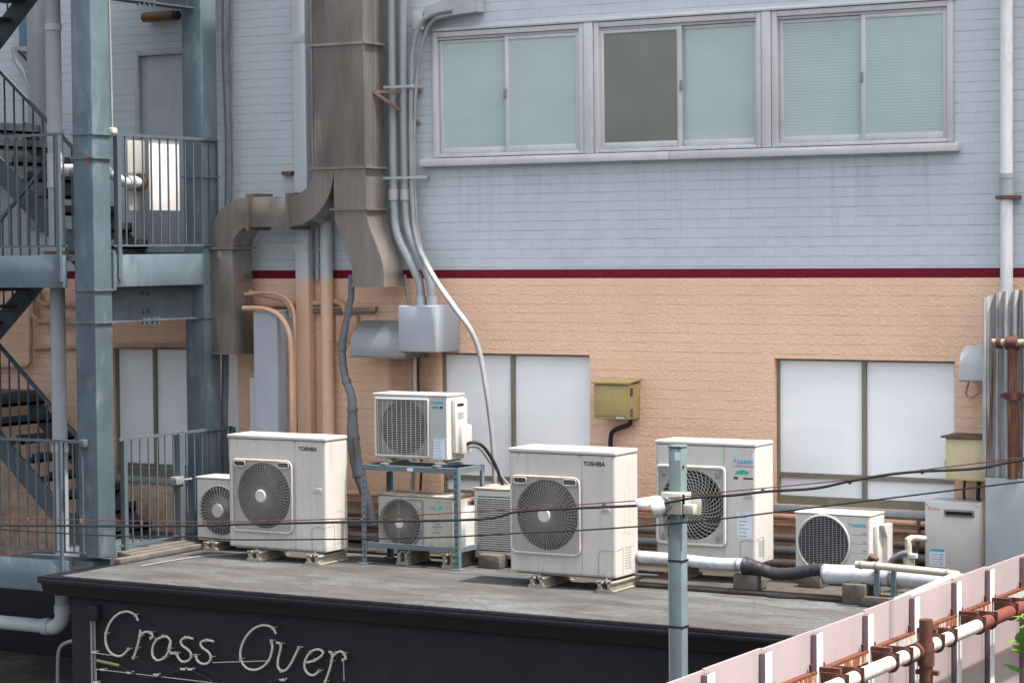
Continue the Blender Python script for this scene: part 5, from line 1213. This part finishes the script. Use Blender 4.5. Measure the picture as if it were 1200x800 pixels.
# angle irons, one per bay
ra = on_x(985, 777, FX+.1); zai = ra[1]-.075
for i in range(len(posts)-1):
    a, c = posts[i]+.06, posts[i+1]-.06
    o = MB().box(FX+.045, FX+.051, a, c, zai-.012, zai+.061).build('angle_iron', M_rustwhite if i % 3 else M_whiterust, fn)
    MB().box(FX+.002, FX+.0445, a, c, zai+.055, zai+.061).box(FX+.0448, FX+.0525, a, c, zai+.048, zai+.0625).build('top_flange', M_rustedge, o)
    b = MB(); b.box(FX+.015, FX+.035, a+.03, a+.05, zai+.062, zai+.095); b.box(FX+.015, FX+.035, c-.05, c-.03, zai+.062, zai+.11); b.split('lug', M_rust, o)
# painted pipe carried on the fence
yb0, zpipe = on_x(992, 792, FX+.22); y2, zp2 = on_x(1140, 737, FX+.22); y3, zp3 = on_x(1190, 717, FX+.22)
zpp = (zpipe+zp2+zp3)/3
pp = thing('fence_pipe', 'white and red oxide pipe clamped along the pink fence', 'pipe', (FX+.22, -4, zpp))
ysw = on_x(1145, 735, FX+.22)[0]
MB().cyl((FX+.22, posts[0]-.2, zpp), (FX+.22, ysw, zpp), .048, 16).build('pipe', M_whiterust, pp)
MB().cyl((FX+.22, ysw+.001, zpp), (FX+.22, -.55, zpp), .050, 16).build('pipe', M_redpipe, pp)
yt = on_x(1077, 765, FX+.22)[0]
b = MB(); b.cyl((FX+.27, yt, zpp+.22), (FX+.27, yt, -3.2), .047, 14); b.build('riser', M_rust, pp)
b = MB(); b.cyl((FX+.22, yt-.1, zpp), (FX+.22, yt+.1, zpp), .064, 14); b.cyl((FX+.27, yt, zpp-.1), (FX+.27, yt, zpp+.06), .058, 14); b.box(FX+.2, FX+.36, yt-.02, yt+.02, zpp-.16, zpp-.13); b.build('tee_clamp', M_rust, pp)
for y in posts:
    for d in (-.10, .16):
        b = MB(); yy = y+d
        b.box(FX+.092, FX+.285, yy-.005, yy+.005, zpp+.0, zpp+.07); b.box(FX+.272, FX+.282, yy-.012, yy+.012, zpp-.02, zpp+.065)
        b.tube([(FX+.22+.058*math.cos(a), yy, zpp+.058*math.sin(a)) for a in [i*math.pi/8 for i in range(16)]], .010, 6, closed=True)
        b.build('clamp', M_rust, pp)
    MB().box(FX+.047, FX+.19, y-.02, y+.02, zpp+.054, zpp+.085).build('bracket', M_rust, pp)

# creeper leaves beside the fence
def leafy(label, centre, n, spread, size):
    t = thing('creeper', label, 'plant', (centre[0], centre[1], -3.3))
    b = MB(); cen = Vector(centre); sb = MB(); sb.tube(spline([(centre[0], centre[1], -3.3), (centre[0]+.08, centre[1]+.05, -1.8), (centre[0]-.05, centre[1]-.03, -.9), cen], 6), .012, 6)
    for i in range(n):
        p = cen+Vector((random.gauss(0, spread[0]), random.gauss(0, spread[1]), random.gauss(0, spread[2])-.1)); s = size*random.uniform(.6, 1.2)
        q = Matrix.Rotation(random.uniform(0, 6.28), 3, 'Z') @ Matrix.Rotation(random.uniform(-.2, 1.1), 3, 'X')
        pts = [(0, 0, 0), (-.30, .2, .02), (-.42, .45, .0), (-.28, .75, -.05), (0, 1.05, -.14), (.28, .75, -.05), (.42, .45, 0), (.30, .2, .02), (0, .5, -.06)]
        vs = [p+q @ (Vector(v)*s) for v in pts]; b.add(vs, [(0, 1, 8), (1, 2, 8), (2, 3, 8), (3, 4, 8), (4, 5, 8), (5, 6, 8), (6, 7, 8), (7, 0, 8)])
        if i % 3 == 0: sb.tube([cen+(p-cen)*.2, p], .005, 5)
    b.build('leaves', M_leaf, t, recalc=False, smooth=0); sb.build('stem', M_stem, t)
c = on_x(1208, 735, FX+.55); leafy('bright green creeper against the fence at the right edge', (FX+.55, c[0]+.06, c[1]), 46, (.06, .06, .13), .15)
c = on_x(845, 812, FX+.4); leafy('small green creeper tip rising at the fence foot near the pole', (FX+.4, c[0], c[1]), 10, (.05, .05, .05), .08)
c = on_x(905, 815, FX+.4); 
leafy('low green creeper sprig by the rusty angle irons', (FX+.45, c[0], c[1]), 8, (.05, .05, .04), .07)
# low hoop pipe at left foot
P_ = [py3(68, 830, -2.6), py3(68, 775, -2.6), py3(71, 758, -2.6), py3(80, 752, -2.6), py3(88, 750, -2.6)]
tag(MB().tube(spline(P_, 5), .018, 8).build('hoop_pipe', M_wireg, origin=P_[1]), 'thin bent grey pipe beside the black wall at lower left', 'pipe')

# ------------------------------------------------------------------ camera, light, world
cam = bpy.data.cameras.new('camera'); co = bpy.data.objects.new('camera', cam); COL.objects.link(co)
M3 = Matrix((R2, U2, -FW)).transposed(); co.matrix_world = Matrix.Translation(CAM) @ M3.to_4x4()
cam.sensor_width = 36; cam.sensor_fit = 'HORIZONTAL'; cam.lens = F/1200*36; cam.clip_end = 2000
sc.camera = co
S = Vector((.43, .03, 1)).normalized()
sun = bpy.data.lights.new('sun', 'SUN'); sun.energy = 3.1; sun.angle = R(1.5); sun.color = (1, .94, .86)
so = bpy.data.objects.new('sun', sun); COL.objects.link(so); so.rotation_euler = S.to_track_quat('Z', 'Y').to_euler(); so.location = (6, -4, 14)
wd = bpy.data.worlds.new('World'); sc.world = wd; wd.use_nodes = True; nt = wd.node_tree
bg = nt.nodes['Background']; sk = nt.nodes.new('ShaderNodeTexSky'); sk.sky_type = 'NISHITA'; sk.sun_disc = False
sk.sun_elevation = math.asin(S.z); sk.sun_rotation = math.atan2(S.x, S.y); sk.dust_density = 5.0; sk.air_density = 1.0; sk.ozone_density = 1.0
hs = nt.nodes.new('ShaderNodeHueSaturation'); hs.inputs['Saturation'].default_value = .5   # thin high haze: a whiter sky
nt.links.new(sk.outputs[0], hs.inputs['Color']); nt.links.new(hs.outputs[0], bg.inputs[0]); bg.inputs[1].default_value = .135
sc.view_settings.view_transform = 'Standard'; sc.view_settings.look = 'None'; sc.view_settings.exposure = 1.78; sc.view_settings.gamma = 1
